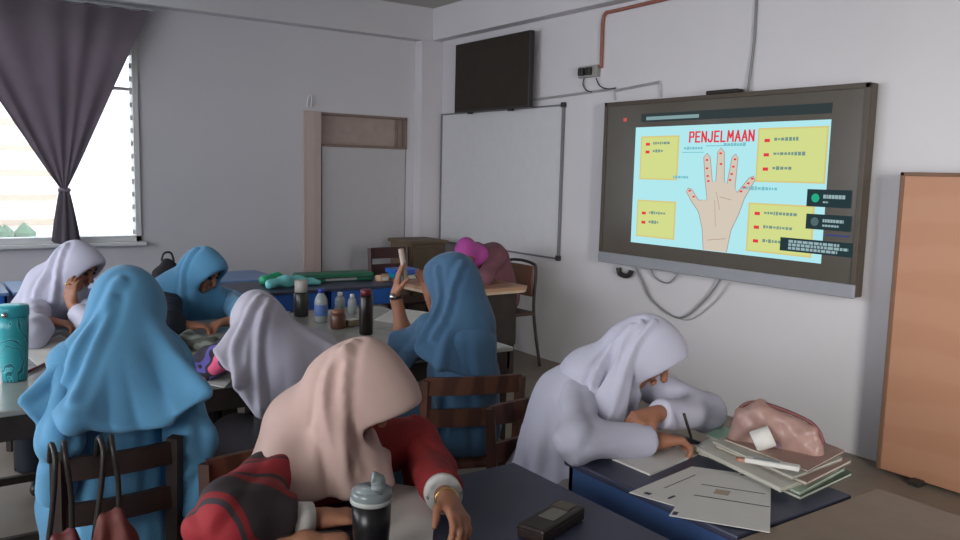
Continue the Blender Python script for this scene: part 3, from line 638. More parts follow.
class Person:
    def __init__(s, label, J, hb=.0055, skin=M_skin, hands=True, face=True):
        """J: pelvis chest neck head hf shR shL elR elL wrR wrL handR handL (dir,normal,thumbside,curl) knees feet"""
        s.J = J; s.root = thing('person', label, 'person', (J['pelvis'][0], J['pelvis'][1], 0))
        r, f, u = frame(J['hf']); s.r, s.f, s.u = r, f, u; H = V(J['head'])
        v = Vol(hb)
        P, Cc, N = V(J['pelvis']), V(J['chest']), V(J['neck'])
        v.cone(P, P*.45+Cc*.55, .125, .105, .05).cone(P*.45+Cc*.55, Cc, .105, .11, .05).cone(Cc, N, .10, .055, .05)
        v.cone(N, H-u*.05-f*.015, .05, .045, .03)
        v.ell(H+u*.012-f*.008, (r, f, u), (.072, .088, .092), .02).cone(H-u*.035+f*.02, H-u*.088+f*.048, .058, .026, .04)
        if face:
            v.cone(H+f*.082+u*.012, H+f*.103-u*.026, .007, .0125, .012)          # nose
            for sx in (-1, 1):
                v.ell(H+f*.098+u*.006+r*.031*sx, (r, f, u), (.017, .014, .011), .014, 'sub')
                v.cone(H+f*.080+u*.026+r*.016*sx, H+f*.070+u*.026+r*.046*sx, .008, .006, .012)   # brow
                v.ell(H+f*.055-u*.028+r*.038*sx, (r, f, u), (.02, .022, .02), .02)              # cheek
                v.ell(H+r*.073*sx-f*.012, (r, f, u), (.009, .018, .03), .008)
            v.cone(H+f*.088-u*.052-r*.018, H+f*.088-u*.052+r*.018, .006, .006, .008); v.cone(H+f*.086-u*.062-r*.014, H+f*.086-u*.062+r*.014, .0065, .0065, .006)
        for q in 'RL':
            sh, el, wr = V(J['sh'+q]), V(J['el'+q]), V(J['wr'+q])
            v.cone(Cc, sh, .07, .05, .05).cone(sh, el, .045, .034, .03).cone(el, el*.6+wr*.4, .035, .034, .02).cone(el*.6+wr*.4, wr, .034, .022, .02)
            if hands and J.get('hand'+q): hand(v, wr, *J['hand'+q])
            hip = P+(V(J['kn'+q])-P).normalized()*.02; kn, ft = V(J['kn'+q]), V(J['ft'+q])
            v.cone(P*.8+kn*.2, kn, .085, .055, .04).cone(kn, ft+V((0, 0, .05)), .05, .03, .03)
            g = (kn-P); g.z = 0; g = g.normalized() if g.length > .01 else V(J['face']); v.cone(ft+V((0, 0, .045)), ft+g*.13+V((0, 0, .03)), .032, .022, .02)
        obj('body', v.mesh('body'), skin, s.root)
        if face:
            for sx in (-1, 1):
                b = NB(); bmesh.ops.create_uvsphere(b, u_segments=14, v_segments=8, radius=.0105, matrix=Matrix.Translation(H+f*.079+u*.006+r*.031*sx)); obj('eye', b, mat('dark_eye', (40, 28, 24), .3), s.root, True)
                b = NB(); tube(b, [H+f*.0885+u*.029+r*.014*sx, H+f*.085+u*.033+r*.03*sx, H+f*.072+u*.029+r*.048*sx], [.003, .004, .002], 6); obj('eyebrow', b, mat('dark_hair', (30, 24, 22), .7), s.root, True)
    def tunic(s, m, h=.009, cuffR=1.0, cuffL=1.0, sleeves='RL', amp=.006, seed=1, len_=.25, rs=.06, re=.055, rc=.05, name='tunic', folded=10):
        J = s.J; v = Vol(h); P, Cc, N = V(J['pelvis']), V(J['chest']), V(J['neck'])
        v.cone(P, P*.45+Cc*.55, .14, .13, .06).cone(P*.45+Cc*.55, Cc, .135, .13, .06).cone(Cc, N, .12, .07, .05)
        for q in 'RL':
            v.cone(Cc, V(J['sh'+q]), .09, .068, .05)
            v.cone(P, P*.5+V(J['kn'+q])*.5, .12, .10, .06)
        for q in sleeves: s._sleeve(v, q, cuffR if q == 'R' else cuffL, rs, re, rc)
        v.disp(folds(P, amp, folded, Cc[2]+.1, P[2], seed)); v.disp(nz(amp*.6, 22, seed))
        return obj(name, v.mesh(name, 1), m, s.root)
    def _sleeve(s, v, q, t, rs, re, rc):
        J = s.J; sh, el, wr = V(J['sh'+q]), V(J['el'+q]), V(J['wr'+q]); v.cone(sh, el, rs+.008, re+.004, .04); v.cone(el, el.lerp(wr, t), re+.004, rc, .04)
    def sleeve(s, q, t, m, rs=.06, re=.055, rc=.045, h=.008, amp=.007, seed=2, name='sleeve'):
        v = Vol(h); el, wr, sh = V(s.J['el'+q]), V(s.J['wr'+q]), V(s.J['sh'+q])
        v.cone(el, el.lerp(wr, t), re+.004, rc, .04).plane(el.lerp(wr, t), (wr-el), .004); v.cone(sh, el, rs+.008, re+.004, .04)
        def g(X, Y, Z):
            a = (el-sh).normalized(); e1 = a.orthogonal().normalized(); e2 = a.cross(e1); x, y, z = X-sh[0], Y-sh[1], Z-sh[2]
            t = x*a[0]+y*a[1]+z*a[2]; th = np.arctan2(x*e2[0]+y*e2[1]+z*e2[2], x*e1[0]+y*e1[1]+z*e1[2]); r = np.sqrt(np.clip(x*x+y*y+z*z-t*t, 0, 9))
            q = np.clip(r/.04, 0, 1)
            return (amp*q*(1.2-2.3*np.abs(np.sin((4*th+11*t+seed)/2))**.8)+amp*.5*np.sin(t*48+2.5*np.sin(2*th+seed)+5*np.sin(7*X+seed))).astype(np.float32)
        v.disp(g).disp(nz(amp*.5, 30, seed)); return obj(name, v.mesh(name, 1), m, s.root)
    def cuff(s, q, t, m, r=.042, L=.035):
        el, wr = V(s.J['el'+q]), V(s.J['wr'+q]); d = (wr-el).normalized(); p = el.lerp(wr, t); b = NB()
        tube(b, [p-d*.01, p-d*.008, p+d*L, p+d*L, p+d*(L-.012)], [r*.9, r, r*.98, r*.82, r*.8], 24); return obj('cuff', b, m, s.root, True)
    def skirt(s, m, h=.012):
        J = s.J; v = Vol(h); P = V(J['pelvis'])
        for q in 'RL': kn, ft = V(J['kn'+q]), V(J['ft'+q]); v.cone(P, kn, .125, .105, .06).cone(kn, ft+V((0, 0, .14)), .11, .11, .06)
        v.disp(folds((P+V(J['knR']))/2, .006, 14, .5, .1, 3)); v.plane((0, 0, .09), (0, 0, -1)); obj('skirt', v.mesh('skirt', 1), m, s.root)
        for q in 'RL':
            ft, kn = V(J['ft'+q]), V(J['kn'+q]); g = kn-P; g.z = 0; g = g.normalized(); v = Vol(.007)
            v.cone(ft+V((0, 0, .042)), ft+g*.14+V((0, 0, .034)), .04, .032, .03).plane((0, 0, .004), (0, 0, -1)); obj('shoe', v.mesh('shoe'), M_black, s.root)
    def hijab(s, m, drape=(), tris=(), ridges=(), cuts=(), h=.0055, amp=.006, n=9, seed=1, brim=.012, size=1.0, cutr=(.074, .115, .094), blur=1, cutoff=(0.095, -.018), late=(), foldc=None, z=(None, None), name='hijab', tw=2.0):
        J = s.J; H = V(J['head']); r, f, u = s.r, s.f, s.u; N = V(J['neck']); v = Vol(h)
        z0 = H.z-.05 if z[0] is None else z[0]; z1 = z0-.4 if z[1] is None else z[1]
        v.ell(H+u*.012-f*.012, (r, f, u), (.096*size, .112*size, .116*size), .03)
        v.ell(H+u*.010+f*(.03+brim), (r, f, u), (.087*size, .105*size, .108*size), .03)
        v.plane(H+f*(.096+brim)+u*.07, f*.93-u*.36, .012)
        v.cone(H-u*.03-f*.03, H-u*.11-f*.005, .088*size, .070*size, .04)
        v.cone(H-u*.06-f*.04, N, .085*size, .09, .05)
        for a, b_, ra, rb, k in drape: v.cone(a, b_, ra, rb, k)
        for a, b_, c_, rr_, k in tris: v.tri(a, b_, c_, rr_, k)
        v.disp(folds(foldc or N, amp, n, z0, z1, seed, tw=tw)); v.disp(nz(amp*.3, 18, seed))
        for pts, rad, k in ridges: v.crease(pts, (H-u*.02, N-V((0, 0, .12))), rad[0], rad[1])
        v.ell(H+f*cutoff[0]+u*cutoff[1], (r, f, u), cutr, .006, 'sub')
        for a, b_, c_, rr_, k in late: v.tri(a, b_, c_, rr_, k)
        for p, nn in cuts: v.plane(p, nn)
        return obj(name, v.mesh(name, blur), m, s.root)

def lift(p, dx=0, dy=0, dz=0): return V(p)+V((dx, dy, dz))
def ring_mesh(c, ax, R, r, seg=24):
    ax = V(ax).normalized(); a = ax.orthogonal().normalized(); bb = ax.cross(a); b = NB()
    tube(b, [V(c)+(a*math.cos(t)+bb*math.sin(t))*R for t in np.linspace(0, 2*math.pi, seg)], r, 8, False); return b

# ---- white hijab student writing at the right
H = PY(645, 352, 1.84)
J = dict(pelvis=(1.80, 2.10, .545), chest=(1.82, 2.02, .84), neck=tuple(lift(H, -.10, .13, -.12)), head=tuple(H), hf=(.5, -.7, -.68), face=(0, -1, 0),
  shR=PY(578, 390, 1.98), shL=(2.03, 2.02, .93), elR=PZ(577, 441, .815), elL=PZ(706, 412, .82), wrR=PZ(655, 441, .795), wrL=PZ(655, 414, .87),
  handR=((.9, -.42, .02), (-.1, -.2, -1), (.3, .9, 0), .8, 1.08), handL=((-.85, .1, -.1), (.2, .3, -.9), (.2, -.6, .5), .9),
  knR=(1.72, 1.62, .5), knL=(2.0, 1.62, .5), ftR=(1.72, 1.55, 0), ftL=(2.0, 1.55, 0))
p8 = Person('person in white hijab and white tunic writing at the blue desk by the right wall', J)
p8.tunic(M_cwhite, sleeves='', amp=.008, seed=3); p8.skirt(M_cgreyskirt)
for q, t in (('R', .92), ('L', .93)): p8.sleeve(q, t, M_cwhite, .056, .054, .048, amp=.004)
T = H+V((-.02, .03, .05))
p8.hijab(M_cwhite, drape=[(J['neck'], lift(J['shR'], .05, -.02, .0), .10, .06, .05), (J['neck'], lift(J['shL'], -.04, -.02, .01), .11, .075, .07)],
  tris=[(T, PY(553, 408, 2.06), PY(600, 402, 1.90), .012, .035), (T, PY(553, 405, 2.08), lift(J['neck'], .1, .16, -.12), .012, .04), (lift(H, 0, 0, -.08), PY(600, 402, 1.88), PY(628, 424, 1.82), .012, .03)],
  ridges=[([PY(640, 322, 1.82), PY(618, 335, 1.82), PY(610, 370, 1.81), PY(612, 400, 1.80), PY(607, 425, 1.78)], (.019, .011), 0),
          ([PY(652, 325, 1.80), PY(634, 345, 1.80), PY(626, 375, 1.80), PY(628, 410, 1.80)], (.012, .010), 0),
          ([PY(628, 318, 1.84), PY(598, 342, 1.86), PY(588, 380, 1.87), PY(590, 408, 1.85)], (.019, .011), 0)],
  amp=.007, n=9, seed=2, size=.97, h=.005,
  late=[(H+V((-.06, -.02, .085)), PY(596, 400, 1.86), PY(606, 428, 1.80), .011, .012), (H+V((-.06, -.02, .085)), PY(606, 428, 1.80), PY(622, 424, 1.79), .011, .012)])
# ---- dusty pink hijab student in the foreground
H = PY(362, 388, 1.89)
J = dict(pelvis=(.84, 2.08, .545), chest=(.88, 1.99, .82), neck=tuple(lift(H, -.10, .12, -.13)), head=tuple(H), hf=(.6, -.56, -.82), face=(0, -1, 0),
  shR=PY(272, 480, 1.88), shL=PY(415, 440, 1.98), elR=PZ(228, 522, .83), elL=PY(430, 470, 1.88), wrR=PZ(318, 519, .80), wrL=PZ(447, 500, .83),
  handR=((.95, -.3, 0), (0, 0, -1), (.2, .9, .2), .25), handL=((-.12, -.9, -.22), (-.5, 0, -.9), (-.9, .1, 0), .45),
  knR=(.80, 1.60, .5), knL=(1.08, 1.60, .5), ftR=(.80, 1.5, 0), ftL=(1.08, 1.5, 0))
p7 = Person('person in dusty pink hijab and red sleeves leaning over the navy desk in the foreground', J, hb=.005)
p7.tunic(M_cred, sleeves='', amp=.006, seed=5); p7.skirt(M_cred)
M_batik = ramp_mat('red_black_batik', [(0, (48, 38, 42)), (.3, (124, 24, 30)), (.52, (50, 40, 46)), (.68, (142, 28, 38))], (1.9, 8, 'DIAGONAL'))
p7.sleeve('R', .70, M_batik, .066, .072, .052, amp=.006); p7.sleeve('L', .75, M_cred, .06, .056, .05, amp=.004)
p7.cuff('R', .72, M_paper, .040, .04); p7.cuff('L', .78, M_paper, .047, .03)
T = H+V((-.03, .03, .04))
p7.hijab(M_cbeige, drape=[(J['neck'], lift(J['shR'], .01, -.02, .0), .10, .07, .06), (J['neck'], lift(J['shL'], -.13, -.01, -.02), .10, .05, .06)],
  tris=[(T, PY(262, 448, 2.02), PY(250, 474, 2.02), .012, .04), (T, PY(268, 460, 1.95), PY(302, 500, 1.82), .016, .05), (T, PY(302, 500, 1.80), PY(380, 500, 1.78), .016, .05),
        (lift(H, -.04, 0, -.08), PY(380, 496, 1.78), PY(385, 450, 1.86), .014, .04), (T, PY(250, 474, 2.02), lift(J['neck'], .08, .2, -.2), .012, .04)],
  ridges=[([PY(352, 340, 1.88), PY(325, 362, 1.86), PY(320, 400, 1.83), PY(334, 440, 1.79), PY(345, 500, 1.74)], (.010, .013), 0),
          ([PY(345, 345, 1.86), PY(342, 385, 1.80), PY(352, 430, 1.77), PY(368, 470, 1.74)], (.010, .013), 0)],
  amp=.005, n=7, seed=1, brim=.03, size=1.03, cutr=(.072, .10, .088), late=[(PY(338, 352, 1.90), PY(318, 430, 1.86), PY(345, 496, 1.76), .014, .014), (H+V((.02, -.0, -.13)), PY(350, 498, 1.76), PY(388, 488, 1.78), .022, .03)], cuts=[(PY(300, 502, 1.80), (0, 0, -1))], h=.005)
obj('bracelet', ring_mesh(V(J['wrL'])-V((0, 0, .0)), V(J['wrL'])-V(J['elL']), .027, .003), M_gold, p7.root, True)
# ---- large blue hijab student seen from behind
H = PY(127, 312, 2.55)
J = dict(pelvis=(.49, 2.44, .56), chest=(.46, 2.44, .90), neck=tuple(lift(H, -.03, -.08, -.15)), head=tuple(H), hf=(.42, .85, -.3), face=(0, 1, 0),
  shL=PY(74, 362, 2.45), shR=PY(170, 368, 2.47), elL=PY(60, 440, 2.30), elR=PY(190, 440, 2.29), wrL=PY(56, 498, 2.36), wrR=PY(194, 510, 2.27),
  handR=((.0, .95, -.1), (0, 0, -1), (-1, 0, 0), .5), handL=((.3, .9, -.1), (0, 0, -1), (1, 0, 0), .5),
  knR=(.6, 2.85, .5), knL=(.42, 2.85, .5), ftR=(.6, 2.9, 0), ftL=(.42, 2.9, 0))
p2 = Person('person in long bright blue hijab seen from behind on the dark chair at the left', J)
p2.tunic(M_cblue, sleeves='', amp=.009, seed=2); p2.skirt(M_cblue)
p2.sleeve('L', .95, M_cblue, .046, .042, .048, amp=.005); p2.sleeve('R', 1.0, M_cblue, .055, .052, .062, amp=.008)
T = H+V((-.0, -.05, .03)); LC, H1, H2, RC = PY(27, 400, 2.38), PY(75, 421, 2.24), PY(150, 434, 2.235), PY(203, 392, 2.22)
p2.hijab(M_cblue, drape=[(J['neck'], lift(J['shL'], .03, -.02, 0), .11, .075, .08), (J['neck'], lift(J['shR'], -.03, -.02, 0), .11, .08, .08), (J['neck'], (.46, 2.42, .98), .12, .13, .08)],
  tris=[(T, LC, PY(44, 436, 2.40), .009, .03), (T, PY(30, 404, 2.42), H1, .012, .04), (T, H1, H2, .016, .05), (T, H2, RC, .012, .04), (T, RC, (.64, 2.64, .93), .01, .035), (T, LC, (.32, 2.62, .95), .01, .035), ((.64, 2.64, .93), (.32, 2.62, .95), T, .02, .06)],
  ridges=[([PY(120, 280, 2.47), PY(92, 320, 2.42), PY(70, 370, 2.36), PY(48, 420, 2.38)], (.010, .013), 0), ([PY(112, 300, 2.44), PY(100, 350, 2.38), PY(82, 400, 2.30)], (.010, .013), 0),
          ([PY(160, 330, 2.5), PY(180, 365, 2.46), PY(200, 390, 2.43)], (.010, .013), 0)],
  cuts=[(PY(112, 434, 2.24), (0, -.15, -1))], amp=.009, n=8, seed=4, h=.0055, size=1.07, z=(None, .9),
  late=[(T+V((-.05, 0, -.12)), PY(22, 403, 2.37), PY(46, 432, 2.33), .008, .02), (T+V((.06, 0, -.12)), PY(208, 394, 2.20), PY(178, 413, 2.20), .008, .02)])
# ---- blue student with raised forearms
H = PY(452, 283, 2.82)
J = dict(pelvis=(1.88, 2.76, .55), chest=(1.87, 2.76, .92), neck=tuple(lift(H, .03, -.05, -.16)), head=tuple(H), hf=(-.3, .92, -.15), face=(0, 1, 0),
  shL=PY(432, 330, 2.80), shR=PY(475, 330, 2.78), elL=PY(406, 350, 2.98), elR=PY(448, 350, 3.06), wrL=PY(396, 296, 3.04), wrR=PY(431, 299, 3.06),
  handL=((.12, .05, 1), (.8, -.3, 0), (.1, -.9, 0), .15), handR=((-.32, .1, 1), (-.8, -.2, -.2), (.2, -.9, 0), .2),
  knR=(2.0, 3.15, .5), knL=(1.75, 3.15, .5), ftR=(2.0, 3.2, 0), ftL=(1.75, 3.2, 0))
p5 = Person('person in blue hijab and blue dress raising both forearms at the central table', J)
p5.tunic(M_cblue2, sleeves='', amp=.008, seed=4); p5.skirt(M_cblue2)
p5.sleeve('L', .35, M_cblue2, .058, .06, .058); p5.sleeve('R', .3, M_cblue2, .058, .06, .056)
T = H+V((.0, -.04, .03))
p5.hijab(M_cblue2, drape=[(J['neck'], lift(J['shL'], .02, -.02, 0), .11, .075, .08), (J['neck'], lift(J['shR'], -.02, -.02, 0), .10, .065, .06), (J['neck'], lift(J['chest'], 0, 0, -.02), .10, .11, .06)],
  tris=[(T, PY(416, 350, 2.76), PY(440, 366, 2.66), .01, .035), (T, PY(440, 366, 2.66), PY(478, 378, 2.64), .012, .04), (T, PY(478, 375, 2.66), (1.98, 2.88, .92), .01, .035)],
  ridges=[([PY(430, 262, 2.80), PY(432, 290, 2.76), PY(420, 320, 2.74), PY(408, 345, 2.78)], (.010, .013), 0), ([PY(462, 265, 2.74), PY(440, 310, 2.68), PY(424, 335, 2.70)], (.010, .013), 0)],
  amp=.006, n=7, seed=3)
b = NB(); wl = V(J['wrL']); tube(b, [wl-V((.0, 0, .012)), wl+V((0, 0, .012))], .029, 20); obj('watch_strap', b, M_black, p5.root)
b = NB(); bmesh.ops.create_uvsphere(b, u_segments=14, v_segments=8, radius=.016, matrix=Matrix.Translation(wl+V((-.024, -.018, 0)))); obj('watch_face', b, M_steel, p5.root, True)
# ---- lavender-white hijab student stooping over the table
H = PY(258, 322, 3.10)
J = dict(pelvis=(1.17, 2.80, .52), chest=(1.20, 2.96, .82), neck=tuple(lift(H, .03, -.08, -.12)), head=tuple(H), hf=(-.1, .75, -.65), face=(0, 1, 0),
  shL=PY(236, 352, 3.06), shR=PY(286, 364, 3.06), elL=PZ(209, 364, .81), elR=PZ(318, 350, .80), wrL=PZ(238, 345, .79), wrR=PZ(300, 335, .79),
  handL=((.4, .9, 0), (0, 0, -1), (1, 0, 0), .4), handR=((-.6, .8, 0), (0, 0, -1), (-1, 0, 0), .4),
  knR=(1.32, 3.15, .5), knL=(1.05, 3.15, .5), ftR=(1.32, 3.2, 0), ftL=(1.05, 3.2, 0))
p4 = Person('person in lavender-white hijab stooping low over the central table, seen from behind', J, hb=.007)
p4.tunic(mat('black_cloth', (36, 32, 38), .85), sleeves='', amp=.006, seed=6); p4.skirt(mat('black_cloth', (36, 32, 38), .85))
M_purp = ramp_mat('purple_black_print', [(0, (34, 30, 48)), (.55, (84, 76, 150)), (.75, (34, 30, 44)), (.9, (220, 90, 130))], (2.2, 7, 'DIAGONAL'))
for q in 'RL': p4.sleeve(q, .8, M_purp, .055, .055, .05)
T = H+V((.0, -.03, .04)); Lc, Bc, B2, Rc = PY(204, 372, 3.06), PY(238, 386, 2.88), PY(262, 413, 2.80), PY(345, 356, 2.80)
p4.hijab(M_clav, drape=[(J['neck'], lift(J['shL'], .02, -.03, .02), .12, .075, .06), (J['neck'], lift(J['shR'], .02, -.03, .02), .12, .11, .06), (J['neck'], lift(J['chest'], 0, -.03, 0), .12, .14, .06)],
  tris=[(T, PY(215, 350, 3.04), Bc, .01, .035), (T, Bc, B2, .012, .04), (T, B2, Rc, .014, .05), (T, Rc, PY(332, 338, 3.10), .012, .035)],
  ridges=[([PY(262, 290, 3.04), PY(235, 320, 2.98), PY(225, 350, 2.95), PY(240, 385, 2.88)], (.010, .013), 0), ([PY(272, 292, 3.02), PY(258, 330, 2.92), PY(256, 370, 2.85), PY(262, 405, 2.81)], (.010, .013), 0)],
  amp=.008, n=9, seed=5, size=.98)
# ---- small blue hijab student across the table
H = PY(203, 271, 4.66)
J = dict(pelvis=(1.24, 4.97, .545), chest=(1.24, 4.90, .84), neck=tuple(lift(H, -.08, .14, -.13)), head=tuple(H), hf=(.5, -.7, -.5), face=(0, -1, 0),
  shR=PY(170, 300, 4.82), shL=PY(232, 302, 4.82), elR=PZ(166, 324, .81), elL=PZ(247, 318, .81), wrR=PZ(190, 326, .79), wrL=PZ(226, 322, .79),
  handR=((.85, -.3, 0), (0, 0, -1), (.3, .9, 0), .6), handL=((-.8, -.4, 0), (0, 0, -1), (-.3, .9, 0), .5),
  knR=(1.1, 4.5, .5), knL=(1.38, 4.5, .5), ftR=(1.1, 4.45, 0), ftL=(1.38, 4.45, 0))
p3 = Person('person in blue hijab and dark sleeves leaning on the table behind the big blue hijab', J, hb=.0065)
p3.tunic(M_cdark, h=.01, sleeves='', amp=.006); p3.skirt(M_cdark)
for q in 'RL': p3.sleeve(q, .75, M_cdark if q == 'R' else M_cblue, .064, .06, .048, amp=.003)
T = H+V((-.02, .03, .04))
p3.hijab(M_cblue, drape=[(J['neck'], lift(J['shR'], .05, -.03, 0), .11, .07, .07), (J['neck'], lift(J['shL'], 0, -.03, -.02), .11, .08, .07), (J['neck'], lift(J['chest'], .0, -.06, 0), .11, .13, .08)],
  tris=[(T, PY(180, 322, 4.72), PY(236, 318, 4.70), .02, .06)],
  ridges=[([PY(196, 250, 4.64), PY(180, 270, 4.62), PY(178, 300, 4.62), PY(184, 318, 4.64)], (.010, .013), 0)], amp=.006, n=8, seed=2, size=1.1)
# ---- white hijab student at the far left
H = PY(77, 267, 4.66)
J = dict(pelvis=(.62, 4.97, .545), chest=(.62, 4.90, .84), neck=tuple(lift(H, -.10, .12, -.13)), head=tuple(H), hf=(.62, -.6, -.45), face=(0, -1, 0),
  shR=PY(38, 306, 4.80), shL=PY(92, 304, 4.84), elR=PZ(30, 335, .81), elL=PZ(96, 330, .81), wrR=PZ(50, 322, .84), wrL=PY(72, 304, 4.45),
  handR=((.8, -.3, -.1), (0, 0, -1), (.3, .9, 0), .5), handL=((-.02, .1, 1), (.6, .5, 0), (.5, .5, .4), .35),
  knR=(.5, 4.5, .5), knL=(.76, 4.5, .5), ftR=(.5, 4.45, 0), ftL=(.76, 4.45, 0))
p1 = Person('person in white hijab resting cheek on hand at the far left', J, hb=.0065)
p1.tunic(M_cwhite, h=.01, sleeves='', amp=.006); p1.skirt(M_cdark)
for q in 'RL': p1.sleeve(q, .7, M_cwhite, .064, .062, .052, amp=.003)
T = H+V((-.03, .03, .04))
p1.hijab(M_cwhite, drape=[(J['neck'], lift(J['shR'], 0, -.03, 0), .12, .09, .08), (J['neck'], lift(J['shL'], -.04, -.03, 0), .11, .07, .07), (J['neck'], lift(J['chest'], 0, -.06, 0), .11, .13, .08)],
  tris=[(T, PY(16, 306, 4.80), PY(45, 322, 4.70), .02, .06)],
  ridges=[([PY(66, 246, 4.64), PY(56, 270, 4.60), PY(52, 300, 4.60)], (.010, .013), 0), ([PY(58, 250, 4.66), PY(40, 280, 4.66), PY(34, 308, 4.68)], (.010, .013), 0)], amp=.008, n=9, seed=6, size=1.07)
obj('ring', ring_mesh(PY(68, 284, 4.43), (0, .2, 1), .013, .004), M_gold, p1.root, True)
# ---- magenta hijab person resting at the wooden table
H = PY(466, 252, 5.2)
J = dict(pelvis=(4.06, 5.45, .575), chest=(3.92, 5.40, .90), neck=tuple(lift(H, .13, .04, -.03)), head=tuple(H), hf=(-.55, -.45, -.7), face=(-1, 0, 0),
  shR=(3.88, 5.56, .95), shL=(3.86, 5.24, .95), elR=(3.60, 5.66, .80), elL=(3.62, 5.08, .80), wrR=(3.42, 5.42, .79), wrL=(3.40, 5.20, .79),
  handR=((-.6, -.7, 0), (0, 0, -1), (-.7, .5, 0), .3), handL=((-.6, .6, 0), (0, 0, -1), (-.7, .5, 0), .3),
  knR=(3.60, 5.56, .5), knL=(3.60, 5.32, .5), ftR=(3.55, 5.56, 0), ftL=(3.55, 5.32, 0))
p6 = Person('person in magenta hijab and maroon clothes slumped over the wooden table at the back', J, hb=.007)
p6.tunic(M_cmar, h=.011, sleeves='RL', amp=.007, cuffR=.8, cuffL=.8); p6.skirt(M_cmar)
p6.hijab(M_cmag, amp=.003, n=7, seed=3, size=.86)

# ================================================================== THINGS ON THE TABLES
def flat_quad(px, z, th=.0015):
    return [PZ(x, y, z) for x, y in px], z, th
def sheet(name, label, px, z, m, th=.002, cat=None, group=None, marks=None, cover=None):
    pts = [PZ(x, y, z) for x, y in px]; c = sum(pts, V())/len(pts); t = thing(name, label, cat or name.split('_')[-1], (c.x, c.y, z), group)
    b = NB(); prism(b, [(p.x, p.y) for p in pts], z, z+th); obj('leaf' if th < .004 else 'pages', b, m, t)
    if cover: 
        b = NB(); c2 = c; prism(b, [(c.x+(p.x-c.x)*1.02, c.y+(p.y-c.y)*1.02) for p in pts], z+th, z+th+.0015); obj('cover', b, cover, t)
    if marks:
        a, bb, dd = pts[0], pts[1], pts[-1]
        for (u, v, wd, hh, mm) in marks:
            P_ = lambda uu, vv_: a+(bb-a)*uu+(dd-a)*vv_
            q = [P_(u, v), P_(u+wd, v), P_(u+wd, v+hh), P_(u, v+hh)]; b = NB(); prism(b, [(p.x, p.y) for p in q], z+th+.0003, z+th+.0008); obj('printed_mark', b, mm, t)
    return t
zt = ZT+.0005
sheet('exam_paper', 'white paper sheet lying left of the other, on the blue desk by the right wall', [(629, 493), (692, 467), (742, 474), (680, 508)], zt, M_paper, marks=[(.1, .62, .1, .05, M_ink), (.06, .2, .05, .12, M_ink), (.3, .3, .5, .015, M_ink)])
sheet('exam_paper', 'white paper sheet overhanging the near edge of the blue desk by the right wall', [(669, 516), (701, 472), (771, 479), (770, 533)], zt+.0035, M_paper, marks=[(.45, .1, .012, .8, M_ink), (.55, .28, .10, .16, mat('tan_print', (176, 160, 140), .7)), (.02, .02, .06, .05, M_ink), (.7, .1, .01, .7, M_ink)])
sheet('exercise_book', 'open white booklet under the hand of the white hijab student', [(612, 460), (652, 440), (712, 449), (650, 476)], zt+.0001, M_paper, .006, cat='booklet')
# book stack
M_edge = mat('page_edges', (196, 194, 182), .7, noise=.08); cols = [('dark green', (84, 104, 92)), ('pale green', (168, 190, 172)), ('white', (206, 204, 196)), ('pinkish brown', (150, 122, 112)), ('pale grey', (178, 178, 170)), ('pinkish brown', (158, 128, 118))]
wh = ['bottom of the stack by the pink pouch', 'second from the bottom of the stack by the pink pouch', 'in the middle of the stack by the pink pouch, sticking out left', 'above the white book in the stack by the pink pouch', 'just under the topmost book of the stack by the pink pouch', 'topmost of the stack by the pink pouch']
q0 = [PZ(708, 458, ZT), PZ(800, 500, ZT), PZ(851, 476, ZT), PZ(768, 436, ZT)]; cc = sum(q0, V())/4; zz = ZT+.001
for i, (cn, col) in enumerate(cols):
    a = math.radians([0, 3, -3, 2, -2, 4][i]); s_ = [1, .97, .98, .94, .9, .84][i]; th = [.010, .008, .012, .010, .008, .007][i]
    off = V([(0, 0, 0), (-.01, .01, 0), (-.035, .02, 0), (.015, .0, 0), (0, .01, 0), (.035, .012, 0)][i])
    pts = [cc+off+Matrix.Rotation(a, 3, 'Z') @ ((p-cc)*s_) for p in q0]
    t = thing('book', cn+' covered book '+wh[i], 'book', (cc.x, cc.y, zz), 'books stacked on the blue desk')
    b = NB(); prism(b, [(p.x, p.y) for p in pts], zz+.0012, zz+th-.0012); obj('pages', b, M_edge, t)
    for z_, in ((zz,), (zz+th-.0011,)):
        b = NB(); c3 = sum(pts, V())/4; prism(b, [(c3.x+(p.x-c3.x)*1.02, c3.y+(p.y-c3.y)*1.02) for p in pts], z_, z_+.0011); obj('cover', b, mat('cover_%d' % i, col, .5, noise=.08), t)
    zz += th+.0006
ztop = zz
for nm, lb, px, z_, col, th in (('notebook', 'pale green notebook fanned out left of the book stack', [(690, 452), (722, 462), (752, 450), (716, 438)], ZT+.001, (176, 200, 180), .008),
      ('notebook', 'whitish notebook lying askew on the fanned papers beside the writing hand', [(700, 446), (735, 462), (762, 450), (725, 434)], ZT+.0105, (200, 204, 194), .007),
      ('notebook', 'green edged notebook angled towards the white roll', [(706, 436), (742, 452), (768, 446), (722, 428)], ZT+.019, (150, 186, 166), .006)):
    sheet(nm, lb, px, z_, M_edge, th, cat='notebook', cover=mat(lb[:6]+nm, col, .55, noise=.06))
